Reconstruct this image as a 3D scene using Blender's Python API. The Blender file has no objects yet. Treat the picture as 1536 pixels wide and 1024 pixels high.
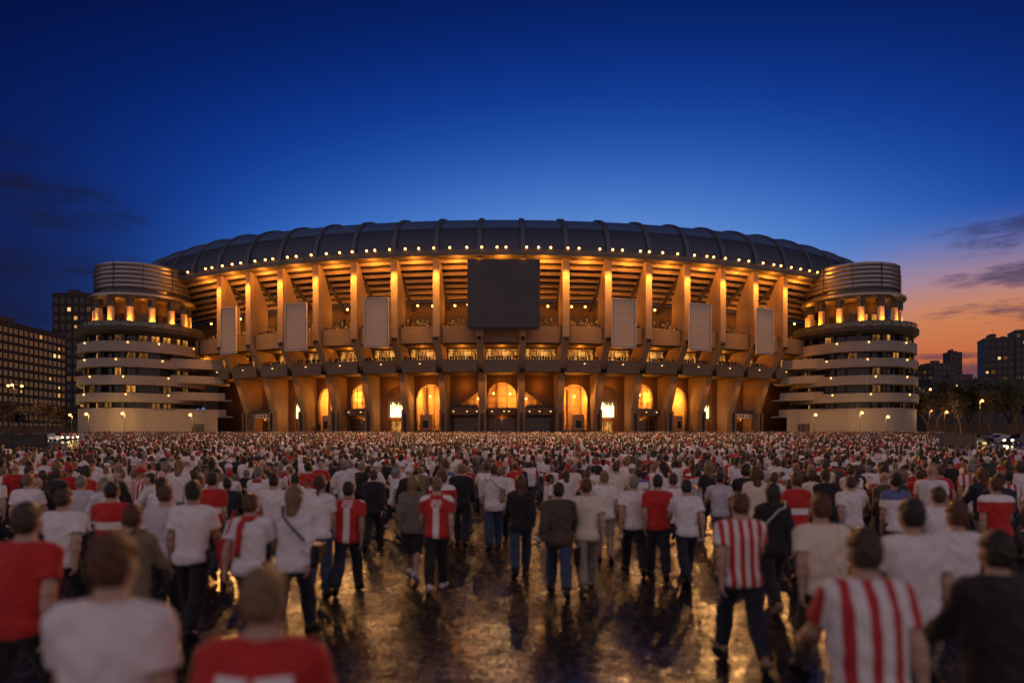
import bpy, math, random
import numpy as np
from mathutils import Matrix, Vector
random.seed(11)
RNG = np.random.default_rng(5)
SC = bpy.context.scene
COL = SC.collection
R_ = math.radians
F = 1024.0            # focal length in pixels of the 1536 px wide photograph (24 mm lens)
HZ = 668.0            # horizon row
CAMH = 2.24
Z0 = 3.35             # ground level at the stadium

def ground(y):
    return min(Z0, max(0.0, 0.03 * (y - 25.0)))

def at(px, d, py=None, z=None):
    """point at photograph column px and distance d"""
    x = (px - 768.0) / F * d
    if z is None:
        z = ground(d) if py is None else CAMH + (HZ - py) / F * d
    return Vector((x, d, z))

# ---------------------------------------------------------------- meshes
class MB:
    def __init__(s):
        s.v = []; s.f = []; s.m = []
    def quad(s, a, b, c, d, m=0):
        i = len(s.v); s.v += [tuple(a), tuple(b), tuple(c), tuple(d)]
        s.f.append((i, i + 1, i + 2, i + 3)); s.m.append(m)
    def poly(s, pts, m=0):
        i = len(s.v); s.v += [tuple(p) for p in pts]
        s.f.append(tuple(range(i, i + len(pts)))); s.m.append(m)
    def box(s, c, size, m=0, rz=0.0, bev=0.0):
        cx, cy, cz = c; hx, hy, hz = size[0] / 2, size[1] / 2, size[2] / 2
        i = len(s.v)
        ca, sa = math.cos(rz), math.sin(rz)
        if bev <= 0:
            P = [(x, y, z) for z in (-hz, hz) for x, y in ((-hx, -hy), (hx, -hy), (hx, hy), (-hx, hy))]
            fs = [(0, 3, 2, 1), (4, 5, 6, 7), (0, 1, 5, 4), (1, 2, 6, 5), (2, 3, 7, 6), (3, 0, 4, 7)]
        else:
            b = min(bev, hx * .9, hy * .9, hz * .9); P = []; fs = []
            ring = [(-hx + b, -hy), (hx - b, -hy), (hx, -hy + b), (hx, hy - b), (hx - b, hy), (-hx + b, hy), (-hx, hy - b), (-hx, -hy + b)]
            def sc(r): return [(x * (hx - b) / hx, y * (hy - b) / hy) for x, y in r]
            for z, rg in ((-hz, sc(ring)), (-hz + b, ring), (hz - b, ring), (hz, sc(ring))):
                P += [(x, y, z) for x, y in rg]
            for k in range(3):
                for j in range(8):
                    fs.append((k * 8 + j, k * 8 + (j + 1) % 8, k * 8 + 8 + (j + 1) % 8, k * 8 + 8 + j))
            fs.append(tuple(range(7, -1, -1))); fs.append(tuple(range(24, 32)))
        s.v += [(cx + x * ca - y * sa, cy + x * sa + y * ca, cz + z) for x, y, z in P]
        for f in fs:
            s.f.append(tuple(i + k for k in f)); s.m.append(m)
    def tube(s, pts, r, n=8, m=0, caps=True):
        pts = [Vector(p) for p in pts]; rs = r if isinstance(r, (list, tuple)) else [r] * len(pts)
        i0 = len(s.v); N = len(pts); up = None
        for k, p in enumerate(pts):
            t = (pts[min(k + 1, N - 1)] - pts[max(k - 1, 0)]).normalized()
            if up is None:
                up = Vector((0, 0, 1)) if abs(t.z) < .9 else Vector((1, 0, 0))
            a = t.cross(up)
            a = a.normalized() if a.length > 1e-6 else t.orthogonal().normalized()
            b = a.cross(t); up = b
            for j in range(n):
                w = 2 * math.pi * j / n
                s.v.append(tuple(p + (a * math.cos(w) + b * math.sin(w)) * rs[k]))
        for k in range(N - 1):
            for j in range(n):
                s.f.append((i0 + k * n + j, i0 + k * n + (j + 1) % n, i0 + (k + 1) * n + (j + 1) % n, i0 + (k + 1) * n + j)); s.m.append(m)
        if caps:
            s.f.append(tuple(i0 + j for j in range(n - 1, -1, -1))); s.m.append(m)
            s.f.append(tuple(i0 + (N - 1) * n + j for j in range(n))); s.m.append(m)
    def lathe(s, prof, n=48, a0=0.0, a1=2 * math.pi, c=(0, 0), m=0):
        """prof: list of (radius, z); angle 0 = -y, growing towards +x"""
        full = abs(a1 - a0 - 2 * math.pi) < 1e-6
        cols = n if full else n + 1
        i0 = len(s.v)
        for j in range(cols):
            w = a0 + (a1 - a0) * j / n
            for r, z in prof:
                s.v.append((c[0] + r * math.sin(w), c[1] - r * math.cos(w), z))
        L = len(prof)
        for j in range(n):
            j2 = (j + 1) % cols
            for k in range(L - 1):
                s.f.append((i0 + j * L + k, i0 + j2 * L + k, i0 + j2 * L + k + 1, i0 + j * L + k + 1)); s.m.append(m)
    def prism(s, pts, u0, u1, m=0, axis='x'):
        """polygon of (y,z) extruded along x from u0 to u1"""
        n = len(pts); i0 = len(s.v)
        for u in (u0, u1):
            for y, z in pts:
                s.v.append((u, y, z) if axis == 'x' else (y, u, z))
        s.f.append(tuple(i0 + k for k in range(n))); s.m.append(m)
        s.f.append(tuple(i0 + n + k for k in range(n - 1, -1, -1))); s.m.append(m)
        for k in range(n):
            k2 = (k + 1) % n
            s.f.append((i0 + k2, i0 + k, i0 + n + k, i0 + n + k2)); s.m.append(m)
    def ball(s, c, r, n=10, m=0, sz=None):
        sz = sz or (1, 1, 1); i0 = len(s.v); h = n // 2
        for k in range(h + 1):
            p = math.pi * k / h
            for j in range(n):
                w = 2 * math.pi * j / n
                s.v.append((c[0] + r * sz[0] * math.sin(p) * math.cos(w), c[1] + r * sz[1] * math.sin(p) * math.sin(w), c[2] + r * sz[2] * math.cos(p)))
        for k in range(h):
            for j in range(n):
                s.f.append((i0 + k * n + j, i0 + (k + 1) * n + j, i0 + (k + 1) * n + (j + 1) % n, i0 + k * n + (j + 1) % n)); s.m.append(m)
    def mesh(s, name, mats, smooth=False, fix=True):
        me = bpy.data.meshes.new(name)
        me.from_pydata(s.v, [], s.f)
        for m in (mats if isinstance(mats, (list, tuple)) else [mats]):
            me.materials.append(m)
        if max(s.m or [0]) > 0:
            me.polygons.foreach_set('material_index', s.m)
        if fix:
            import bmesh
            bm = bmesh.new(); bm.from_mesh(me)
            bmesh.ops.remove_doubles(bm, verts=bm.verts, dist=1e-4)
            bmesh.ops.recalc_face_normals(bm, faces=bm.faces)
            bm.to_mesh(me); bm.free()
        if smooth:
            me.shade_smooth()
            if smooth != True:
                me.set_sharp_from_angle(angle=R_(smooth))
        me.update()
        return me

W = {}
def obj(name, data, parent=None, M=None):
    """link an object; M is its world matrix"""
    o = bpy.data.objects.new(name, data); COL.objects.link(o)
    M = M if M is not None else (W[parent.name].copy() if parent else Matrix())
    if parent is not None:
        o.parent = parent
        o.matrix_basis = W[parent.name].inverted() @ M
    else:
        o.matrix_basis = M
    W[o.name] = M.copy()
    return o
def tag(o, label=None, cat=None, group=None, kind=None):
    if label: o['label'] = label
    if cat: o['category'] = cat
    if group: o['group'] = group
    if kind: o['kind'] = kind
    return o
def empty(name, loc, rz=0.0):
    o = obj(name, None, None, Matrix.Translation(Vector(loc)) @ Matrix.Rotation(rz, 4, 'Z'))
    o.empty_display_size = .3
    return o
def light(name, kind, loc, power, col=(1, .295, .025), r=.25, aim=None, angle=70, blend=.6, parent=None):
    l = bpy.data.lights.new(name, kind); l.energy = power; l.color = col
    if kind != 'SUN': l.shadow_soft_size = r
    M = Matrix.Translation(Vector(loc))
    if kind == 'SPOT':
        l.spot_size = R_(angle); l.spot_blend = blend
    if aim is not None:
        M = M @ (Vector(aim) - Vector(loc)).to_track_quat('-Z', 'Y').to_matrix().to_4x4()
    return obj(name, l, parent, M)

# ---------------------------------------------------------------- materials
def lin(r, g, b):
    f = lambda c: (c / 255 / 12.92) if c / 255 <= .04045 else ((c / 255 + .055) / 1.055) ** 2.4
    return (f(r), f(g), f(b), 1.0)
class NT:
    def __init__(s, tree): s.t = tree
    def n(s, typ, **kw):
        nd = s.t.nodes.new(typ)
        for k, v in kw.items():
            if k.startswith('i_'):
                key = k[2:]; key = int(key) if key.isdigit() else key.replace('_', ' ')
                s.set(nd.inputs[key], v)
            else: setattr(nd, k, v)
        return nd
    def set(s, inp, v):
        if isinstance(v, bpy.types.NodeSocket): s.t.links.new(v, inp)
        else: inp.default_value = v
    def math(s, op, a, b=None, c=None, clamp=False):
        nd = s.t.nodes.new('ShaderNodeMath'); nd.operation = op; nd.use_clamp = clamp
        for k, v in enumerate((a, b, c)):
            if v is not None: s.set(nd.inputs[k], v)
        return nd.outputs[0]
    def mix(s, fac, a, b, mode='MIX'):
        nd = s.t.nodes.new('ShaderNodeMix'); nd.data_type = 'RGBA'; nd.blend_type = mode
        s.set(nd.inputs[0], fac); s.set(nd.inputs[6], a); s.set(nd.inputs[7], b)
        return nd.outputs[2]
    def ramp(s, fac, stops, interp='LINEAR'):
        nd = s.t.nodes.new('ShaderNodeValToRGB'); s.set(nd.inputs[0], fac)
        cr = nd.color_ramp; cr.interpolation = interp
        while len(cr.elements) < len(stops): cr.elements.new(.5)
        for e, (p, c) in zip(cr.elements, stops):
            e.position = p; e.color = c if hasattr(c, '__len__') else (c, c, c, 1)
        return nd.outputs[0]
    def smooth(s, v, a, b):
        nd = s.t.nodes.new('ShaderNodeMapRange'); nd.interpolation_type = 'SMOOTHSTEP'
        s.set(nd.inputs[0], v); nd.inputs[1].default_value = a; nd.inputs[2].default_value = b
        nd.inputs[3].default_value = 0; nd.inputs[4].default_value = 1
        return nd.outputs[0]
    def map(s, v, a, b, c, d):
        nd = s.t.nodes.new('ShaderNodeMapRange')
        s.set(nd.inputs[0], v)
        for k, x in enumerate((a, b, c, d)): nd.inputs[k + 1].default_value = x
        return nd.outputs[0]
def new_mat(name):
    m = bpy.data.materials.new(name); m.use_nodes = True
    t = NT(m.node_tree); p = m.node_tree.nodes['Principled BSDF']
    return m, t, p
def coords(t, scale=(1, 1, 1), which='Object'):
    tc = t.n('ShaderNodeTexCoord'); mp = t.n('ShaderNodeMapping')
    t.set(mp.inputs[0], tc.outputs[which]); mp.inputs[3].default_value = scale
    return mp.outputs[0]
def noise(t, vec, scale, detail=4, rough=.55):
    nd = t.n('ShaderNodeTexNoise'); t.set(nd.inputs['Vector'], vec)
    nd.inputs['Scale'].default_value = scale; nd.inputs['Detail'].default_value = detail; nd.inputs['Roughness'].default_value = rough
    return nd.outputs[0]
def bump(t, p, h, strength=.3, dist=.02):
    b = t.n('ShaderNodeBump'); t.set(b.inputs['Height'], h)
    b.inputs['Strength'].default_value = strength; b.inputs['Distance'].default_value = dist
    t.set(p.inputs['Normal'], b.outputs[0])
def simple(name, col, rough=.6, metal=0.0, var=.15, scale=3.0, bmp=0.0, bdist=.01):
    m, t, p = new_mat(name)
    v = coords(t)
    n = noise(t, v, scale)
    c0 = tuple(min(1, c * (1 - var)) for c in col[:3]) + (1,); c1 = tuple(min(1, c * (1 + var)) for c in col[:3]) + (1,)
    t.set(p.inputs['Base Color'], t.mix(n, c0, c1))
    t.set(p.inputs['Roughness'], t.map(n, .3, .7, max(.03, rough - .1), min(1, rough + .1)))
    p.inputs['Metallic'].default_value = metal
    if bmp: bump(t, p, noise(t, v, scale * 8), bmp, bdist)
    return m
def glow(name, col, strength):
    m = bpy.data.materials.new(name); m.use_nodes = True
    t = m.node_tree; t.nodes.clear()
    e = t.nodes.new('ShaderNodeEmission'); o = t.nodes.new('ShaderNodeOutputMaterial')
    e.inputs[0].default_value = (*col[:3], 1); e.inputs[1].default_value = strength
    t.links.new(e.outputs[0], o.inputs[0])
    return m
def concrete(name, col, line=.6, var=.25):
    """cast concrete with board lines every `line` metres, streaks and blotches"""
    m, t, p = new_mat(name)
    v = coords(t)
    big = noise(t, v, .35, 5); fine = noise(t, v, 6, 4)
    st = noise(t, coords(t, (1.5, 1.5, .12)), 1.0, 5)
    sep = t.n('ShaderNodeSeparateXYZ'); t.set(sep.inputs[0], v)
    fr = t.math('FRACT', t.math('DIVIDE', sep.outputs[2], line))
    ln = t.math('LESS_THAN', fr, .05)
    k = t.math('ADD', t.math('MULTIPLY', big, .45), t.math('ADD', t.math('MULTIPLY', st, .4), t.math('MULTIPLY', fine, .15)))
    c = t.ramp(k, [(.3, tuple(x * (1 - var * 1.5) for x in col[:3]) + (1,)), (.5, (*col[:3], 1)), (.7, tuple(x * (1 + var) for x in col[:3]) + (1,))])
    c = t.mix(t.math('MULTIPLY', ln, .35), c, tuple(x * .45 for x in col[:3]) + (1,))
    t.set(p.inputs['Base Color'], c)
    p.inputs['Roughness'].default_value = .75
    bump(t, p, t.math('SUBTRACT', t.math('MULTIPLY', fine, .3), ln), .4, .03)
    return m
WARM = (1, .50, .12)
M_ = {}
M_['concrete'] = concrete('pillar_concrete', (.27, .20, .125))
M_['balcony'] = concrete('balcony_concrete', (.145, .11, .08), 1.6, .18)
M_['soffit'] = concrete('stand_concrete', (.34, .27, .20), 9.0)
M_['dark_concrete'] = concrete('dark_and_shade_concrete', (.05, .042, .036), 1.2)  # dark concrete, also the painted shade beneath the upper stand's steps
M_['plaster'] = concrete('warm_plaster', (.46, .33, .19), 1.6, .3)
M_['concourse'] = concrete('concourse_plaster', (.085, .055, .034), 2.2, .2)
M_['brick_dark'] = concrete('brown_render', (.12, .066, .036), .4)
M_['tower_white'] = concrete('tower_panel', (.26, .235, .21), 1.22, .12)
M_['tower_dark'] = simple('tower_core', (.022, .02, .02), .5)
M_['black'] = simple('black_metal', (.012, .012, .013), .45)
M_['dark_metal'] = simple('dark_steel', (.045, .045, .05), .4, .5)
M_['louvre'] = simple('louvre_steel', (.30, .285, .275), .36, .8, .08)
M_['glass_dark'] = simple('dark_glass', (.02, .018, .015), .08)
M_['window_room'] = None
M_['bulb'] = glow('lamp_bulb', (1, .40, .10), 9)
M_['bulb_soft'] = glow('lamp_bulb_small', (1, .5, .15), 3.2)
M_['white_frame'] = simple('white_frame', (.62, .60, .56), .5)
M_['hot'] = None
# ---------------------------------------------------------------- camera
cam = bpy.data.cameras.new('camera'); cam.lens = 24; cam.sensor_width = 36
cam.shift_y = (HZ - 512) / 1536
cam.clip_start = .05; cam.clip_end = 9000
cam.dof.use_dof = True; cam.dof.focus_distance = 60; cam.dof.aperture_fstop = .52
co = bpy.data.objects.new('camera', cam); COL.objects.link(co)
co.location = (0, 0, CAMH); co.rotation_euler = (R_(90), 0, 0)
SC.camera = co
SC.view_settings.view_transform = 'Standard'; SC.view_settings.look = 'None'
SC.view_settings.exposure = 0; SC.view_settings.gamma = 1
SC.render.engine = 'CYCLES'
cy = SC.cycles
cy.use_denoising = True
try: cy.denoiser = 'OPENIMAGEDENOISE'
except Exception: pass
cy.use_light_tree = True
cy.max_bounces = 5; cy.diffuse_bounces = 3; cy.glossy_bounces = 3; cy.transmission_bounces = 2; cy.transparent_max_bounces = 4
cy.sample_clamp_indirect = 4.0; cy.caustics_reflective = False; cy.caustics_refractive = False
cy.blur_glossy = .5
# ---------------------------------------------------------------- sky
w = bpy.data.worlds.new('World'); SC.world = w; w.use_nodes = True
t = NT(w.node_tree)
for n_ in list(w.node_tree.nodes):
    if n_.type == 'BACKGROUND': bg = n_
tc = t.n('ShaderNodeTexCoord')
sep = t.n('ShaderNodeSeparateXYZ'); t.set(sep.inputs[0], tc.outputs['Generated'])
X, Y, Z = sep.outputs
el = t.math('MULTIPLY', t.math('ARCSINE', Z), 57.2958)
az = t.math('MULTIPLY', t.math('ARCTAN2', X, Y), 57.2958)         # 0 straight ahead, + to the right
def ang_to(a_deg, e_deg):
    g = (math.sin(R_(a_deg)) * math.cos(R_(e_deg)), math.cos(R_(a_deg)) * math.cos(R_(e_deg)), math.sin(R_(e_deg)))
    d = t.math('ADD', t.math('ADD', t.math('MULTIPLY', X, g[0]), t.math('MULTIPLY', Y, g[1])), t.math('MULTIPLY', Z, g[2]))
    return t.math('MULTIPLY', t.math('ARCCOSINE', d), 57.2958)
azc = t.math('MULTIPLY', t.math('SUBTRACT', az, 6), .6)
ga = t.math('SQRT', t.math('ADD', t.math('MULTIPLY', el, el), t.math('MULTIPLY', azc, azc)))
q = t.math('DIVIDE', ga, 90)
base = t.ramp(q, [(0, lin(150, 172, 222)), (15 / 90, lin(112, 152, 216)), (19 / 90, lin(70, 122, 200)), (23 / 90, lin(32, 84, 174)), (27 / 90, lin(11, 55, 144)), (32 / 90, lin(3, 30, 102)), (38 / 90, lin(2, 14, 62)), (46 / 90, lin(2, 7, 34)), (1, lin(14, 18, 44))], 'B_SPLINE')
# warm afterglow low on the right
wm = t.math('MULTIPLY', t.smooth(az, 22, 31.5), t.math('SUBTRACT', 1, t.smooth(az, 60, 110)))
wcol = t.ramp(t.math('DIVIDE', el, 24), [(0, lin(96, 56, 54)), (3.6 / 24, lin(124, 72, 66)), (6.2 / 24, lin(196, 104, 62)), (9.5 / 24, lin(204, 130, 88)),
                                       (13 / 24, lin(176, 136, 128)), (17 / 24, lin(108, 112, 160)), (21 / 24, lin(60, 84, 150))])
base = t.mix(t.math('MULTIPLY', wm, t.math('SUBTRACT', 1, t.smooth(el, 8.5, 17))), base, wcol)
# darker purple dusk low on the left
lm = t.math('MULTIPLY', t.math('SUBTRACT', 1, t.smooth(az, -37, -17)), t.math('SUBTRACT', 1, t.smooth(el, 9, 27)))
base = t.mix(t.math('MULTIPLY', lm, .85), base, lin(19, 22, 50))
# streaky clouds, laid out by azimuth and elevation
cb = t.n('ShaderNodeCombineXYZ')
t.set(cb.inputs[0], t.math('MULTIPLY', az, .085)); t.set(cb.inputs[1], t.math('MULTIPLY', el, .42))
n1 = noise(t, cb.outputs[0], 1.0, 7, .6)
cb2 = t.n('ShaderNodeCombineXYZ')
t.set(cb2.inputs[0], t.math('ADD', t.math('MULTIPLY', az, .05), 7.3)); t.set(cb2.inputs[1], t.math('MULTIPLY', el, .22))
n2 = noise(t, cb2.outputs[0], 1.0, 6, .55)
cb3 = t.n('ShaderNodeCombineXYZ')
t.set(cb3.inputs[0], t.math('MULTIPLY', az, .30)); t.set(cb3.inputs[1], t.math('MULTIPLY', el, 1.3))
n3 = noise(t, cb3.outputs[0], 1.0, 8, .65)
def cloud_bank(a, e, wa, we, soft=1.3):
    """1 inside an ellipse of directions, ragged by the noise"""
    da = t.math('DIVIDE', t.math('SUBTRACT', az, a), wa); de = t.math('DIVIDE', t.math('SUBTRACT', el, e), we)
    r2 = t.math('ADD', t.math('MULTIPLY', da, da), t.math('MULTIPLY', de, de))
    k = t.math('ADD', t.math('SUBTRACT', 1, r2), t.math('ADD', t.math('MULTIPLY', t.math('SUBTRACT', n1, .5), 5.5), t.math('MULTIPLY', t.math('SUBTRACT', n3, .5), 3.0)))
    return t.smooth(k, .05, soft)
def banks(lst):
    o = None
    for b in lst:
        c = cloud_bank(*b); o = c if o is None else t.math('MAXIMUM', o, c)
    return o
right = banks([(36.5, 13.8, 5.5, 1.5), (38, 11.6, 5.5, 1.0), (34, 9.2, 8, .62), (38.5, 8.4, 4.5, .8), (31, 6.3, 6, .32), (32, 4.8, 14, 1.15, .9)])
base = t.mix(t.math('MULTIPLY', right, .8), base, t.mix(t.smooth(el, 6, 14), lin(92, 60, 78), lin(48, 55, 96)))
left = banks([(-35, 16.5, 7, 2.2, 2.2), (-34, 12.2, 12, 1.5, 2.4), (-36, 19.5, 6, .9, 2.3), (-36, 8.5, 12, 1.6, 2.4)])
base = t.mix(t.math('MULTIPLY', left, .75), base, lin(22, 24, 46))
# the half of the sky behind the camera: lavender, brightened as unseen fill for people's backs
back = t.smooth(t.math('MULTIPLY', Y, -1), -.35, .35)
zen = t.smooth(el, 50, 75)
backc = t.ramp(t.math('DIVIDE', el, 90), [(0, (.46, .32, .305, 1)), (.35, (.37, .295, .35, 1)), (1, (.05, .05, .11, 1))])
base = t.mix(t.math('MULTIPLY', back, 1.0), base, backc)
sky = t.n('ShaderNodeTexSky', sky_type='NISHITA'); sky.sun_disc = False
sky.sun_elevation = R_(-1.5); sky.sun_rotation = R_(42)
base = t.mix(1.0, base, t.mix(1.0, sky.outputs[0], (.006, .006, .006, 1), 'MULTIPLY'), 'ADD')
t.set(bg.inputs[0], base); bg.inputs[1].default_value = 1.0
# faint last sunlight, low from the right
sun = light('afterglow_sun', 'SUN', (60, 90, 60), .04, (1, .55, .3), aim=(60 - 66, 90 - 74, 60 - 6))
sun.data.angle = R_(12)
# ---------------------------------------------------------------- ground
m, t, p = new_mat('wet_asphalt')
v = coords(t)
grain = noise(t, v, 30, 3, .7); mid = noise(t, v, 3.2, 5); big = noise(t, v, .23, 5, .6)
vo = t.n('ShaderNodeTexVoronoi'); vo.inputs['Scale'].default_value = 24; t.set(vo.inputs['Vector'], v)
# wandering cracks
dv = t.n('ShaderNodeTexNoise'); dv.inputs['Scale'].default_value = .55; dv.inputs['Detail'].default_value = 5; t.set(dv.inputs['Vector'], v)
off = t.n('ShaderNodeVectorMath', operation='SCALE'); t.set(off.inputs[0], dv.outputs['Color']); off.inputs['Scale'].default_value = 2.6
ad = t.n('ShaderNodeVectorMath', operation='ADD'); t.set(ad.inputs[0], v); t.set(ad.inputs[1], off.outputs[0])
cr = t.n('ShaderNodeTexVoronoi', feature='DISTANCE_TO_EDGE'); cr.inputs['Scale'].default_value = .22; t.set(cr.inputs['Vector'], ad.outputs[0])
crack = t.math('SUBTRACT', 1, t.smooth(cr.outputs['Distance'], .0, .014))
crack = t.math('MULTIPLY', crack, t.smooth(noise(t, v, .4, 3), .42, .6))
v2 = t.n('ShaderNodeTexVoronoi'); v2.inputs['Scale'].default_value = 13; t.set(v2.inputs['Vector'], v)
v3_ = t.n('ShaderNodeTexVoronoi'); v3_.inputs['Scale'].default_value = 31; t.set(v3_.inputs['Vector'], v)
s2 = t.n('ShaderNodeSeparateColor'); t.set(s2.inputs[0], v2.outputs['Color']); s3 = t.n('ShaderNodeSeparateColor'); t.set(s3.inputs[0], v3_.outputs['Color'])
speck = t.math('ADD', t.math('MULTIPLY', s2.outputs[0], .5), t.math('MULTIPLY', s3.outputs[0], .5))   # stones of the asphalt, each with its own shine
wet = t.smooth(t.math('ADD', t.math('MULTIPLY', big, .75), t.math('MULTIPLY', mid, .25)), .42, .6)
c = t.mix(grain, (.003, .0029, .0032, 1), (.019, .018, .0195, 1))
c = t.mix(t.math('MULTIPLY', speck, .35), c, (.022, .0215, .0235, 1))
c = t.mix(t.math('MULTIPLY', wet, .6), c, (.012, .0115, .0125, 1))
c = t.mix(t.math('MULTIPLY', crack, .8), c, (.005, .005, .005, 1))
t.set(p.inputs['Base Color'], c)
t.set(p.inputs['Roughness'], t.math('ADD', t.map(t.math('ADD', t.math('MULTIPLY', wet, .75), t.math('MULTIPLY', mid, .25)), .15, .9, .30, .16), t.map(s3.outputs[1], 0, 1, -.06, .14)))
t.set(p.inputs['Specular IOR Level'], t.math('MULTIPLY', t.map(wet, 0, 1, .075, .21), t.ramp(speck, [(.25, .10), (.55, .7), (.8, 2.4)])))
h = t.math('ADD', t.math('MULTIPLY', vo.outputs['Distance'], .5), t.math('MULTIPLY', grain, .5))
h = t.math('MULTIPLY', h, t.map(wet, 0, 1, 1.0, .45))
h = t.math('SUBTRACT', t.math('ADD', h, t.math('MULTIPLY', mid, .03)), t.math('MULTIPLY', crack, 1.2))
bump(t, p, h, .8, .0075)
M_['asphalt'] = m
g = MB()
ys = [-60, -20, 0, 10, 20, 25] + [25 + 4.6667 * k for k in range(1, 24)] + [136.7, 200, 400, 1000, 4000]
xs = [-4000, -1000, -300, -100, -40, -15, 0, 15, 40, 100, 300, 1000, 4000]
for a, b in zip(ys, ys[1:]):
    for x0, x1 in zip(xs, xs[1:]):
        g.quad((x0, a, ground(a)), (x1, a, ground(a)), (x1, b, ground(b)), (x0, b, ground(b)))
tag(obj('plaza_ground', g.mesh('plaza_ground', m, smooth=True)), kind='structure')
# ---------------------------------------------------------------- the stadium: a drum of radius RS
XC, YC, RS = -2.3, 289.0, 145.0
STEP = 9.2 / RS                       # angle between pillars
def fr(th):
    """matrix of a frame at angle th: x along the facade to the right, y inward, z up"""
    return Matrix(((math.cos(th), -math.sin(th), 0, XC + RS * math.sin(th)), (math.sin(th), math.cos(th), 0, YC - RS * math.cos(th)), (0, 0, 1, 0), (0, 0, 0, 1)))
def P(th, r, z):
    return Vector((XC + (RS - r) * math.sin(th), YC - (RS - r) * math.cos(th), z))
def sweep(mb, prof, a0, a1, n, m=0):
    for k in range(n):
        t0 = a0 + (a1 - a0) * k / n; t1 = a0 + (a1 - a0) * (k + 1) / n
        for (r0, z0), (r1, z1) in zip(prof, prof[1:]):
            mb.quad(P(t0, r0, z0), P(t1, r0, z0), P(t1, r1, z1), P(t0, r1, z1), m)
stadium = empty('football_stadium', (XC, YC - RS, Z0))
tag(stadium, 'huge round concrete stadium glowing orange under a dark blue tubular roof', 'stadium')

# --- materials of the roof, lit rooms
m, t, p = new_mat('roof_panel')
tcx = t.n('ShaderNodeTexCoord'); uv = tcx.outputs['UV']
sp = t.n('ShaderNodeSeparateXYZ'); t.set(sp.inputs[0], uv)
gx = t.math('LESS_THAN', t.math('FRACT', t.math('MULTIPLY', sp.outputs[0], 8)), .07)
gy = t.math('LESS_THAN', t.math('FRACT', t.math('MULTIPLY', sp.outputs[1], 22)), .10)
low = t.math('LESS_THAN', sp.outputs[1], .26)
grid = t.math('MAXIMUM', gx, gy)
nz = noise(t, coords(t), .8, 4)
c = t.mix(nz, (.08, .15, .31, 1), (.125, .205, .40, 1))
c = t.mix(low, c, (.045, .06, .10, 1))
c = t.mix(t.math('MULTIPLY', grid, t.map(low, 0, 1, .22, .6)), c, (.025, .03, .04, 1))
t.set(p.inputs['Base Color'], c)
p.inputs['Metallic'].default_value = .45
t.set(p.inputs['Roughness'], t.map(nz, .3, .7, .36, .5))
bump(t, p, t.math('SUBTRACT', 0, grid), .35, .05)
M_['roof'] = m
M_['rib'] = simple('roof_rib', (.075, .085, .115), .5, .3, .2)
M_['eave'] = simple('eave_beam', (.085, .08, .078), .55, .2, .25, .6)
def room_mat(name, c0, c1, s0, s1, sx=1.6, sz=.5):
    m = bpy.data.materials.new(name); m.use_nodes = True
    tt = NT(m.node_tree); m.node_tree.nodes.clear()
    v = coords(tt, (sx, sx, sz)); n = noise(tt, v, 1.0, 4, .65)
    e = tt.n('ShaderNodeEmission'); o = tt.n('ShaderNodeOutputMaterial')
    tt.set(e.inputs[0], tt.ramp(n, [(.36, (*c0, 1)), (.62, (*c1, 1))]))
    tt.set(e.inputs[1], tt.map(n, .34, .66, s0, s1))
    tt.set(o.inputs[0], e.outputs[0])
    return m
M_['lit'] = room_mat('lit_window', (.7, .22, .03), (1, .46, .10), .08, 1.15)
M_['lit_dim'] = room_mat('dim_lit_window', (.5, .18, .04), (1, .45, .12), .015, .35)
M_['hot'] = room_mat('bright_backlit_panel', (1, .60, .20), (1, .78, .42), 1.6, 3.4, 1.2, .3)
M_['door_dark'] = simple('dark_door_glass', (.035, .026, .018), .15)
M_['frame'] = simple('bronze_frame', (.16, .11, .065), .45, .3)

# --- roof
A1 = R_(78)
NB = 21
prof = [(12.5 - 12.4 * math.cos(a), 43.5 + 9.6 * math.sin(a)) for a in [R_(7 * k) for k in range(0, 20)]]
nseg = int(A1 * 2 / STEP) // 1
a_list = [(k + .5) * STEP for k in range(-NB, NB)]
rise = lambda th: 1 + .11 * (min(abs(th), .5) / .47) ** 2
mb = MB(); SUB = 4
for a0 in a_list[:-1]:
    for s in range(SUB):
        t0 = a0 + STEP * s / SUB; t1 = a0 + STEP * (s + 1) / SUB
        for (r0, z0), (r1, z1) in zip(prof, prof[1:]):
            s0, s1 = rise(t0), rise(t1); zz = lambda z, s_: 43.5 + (z - 43.5) * s_
            mb.quad(P(t0, r0, zz(z0, s0)), P(t1, r0, zz(z0, s1)), P(t1, r1, zz(z1, s1)), P(t0, r1, zz(z1, s0)))
me = mb.mesh('roof', M_['roof'], fix=False)
uvl = me.uv_layers.new(name='UV'); k = 0
np_ = len(prof) - 1
for a0 in a_list[:-1]:
    for s in range(SUB):
        for j in range(np_):
            for (uu, vv) in ((s / SUB, j / np_), ((s + 1) / SUB, j / np_), ((s + 1) / SUB, (j + 1) / np_), (s / SUB, (j + 1) / np_)):
                uvl.data[k].uv = (uu, vv); k += 1
me.shade_smooth()
roof = obj('roof', me, stadium, Matrix())
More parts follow.
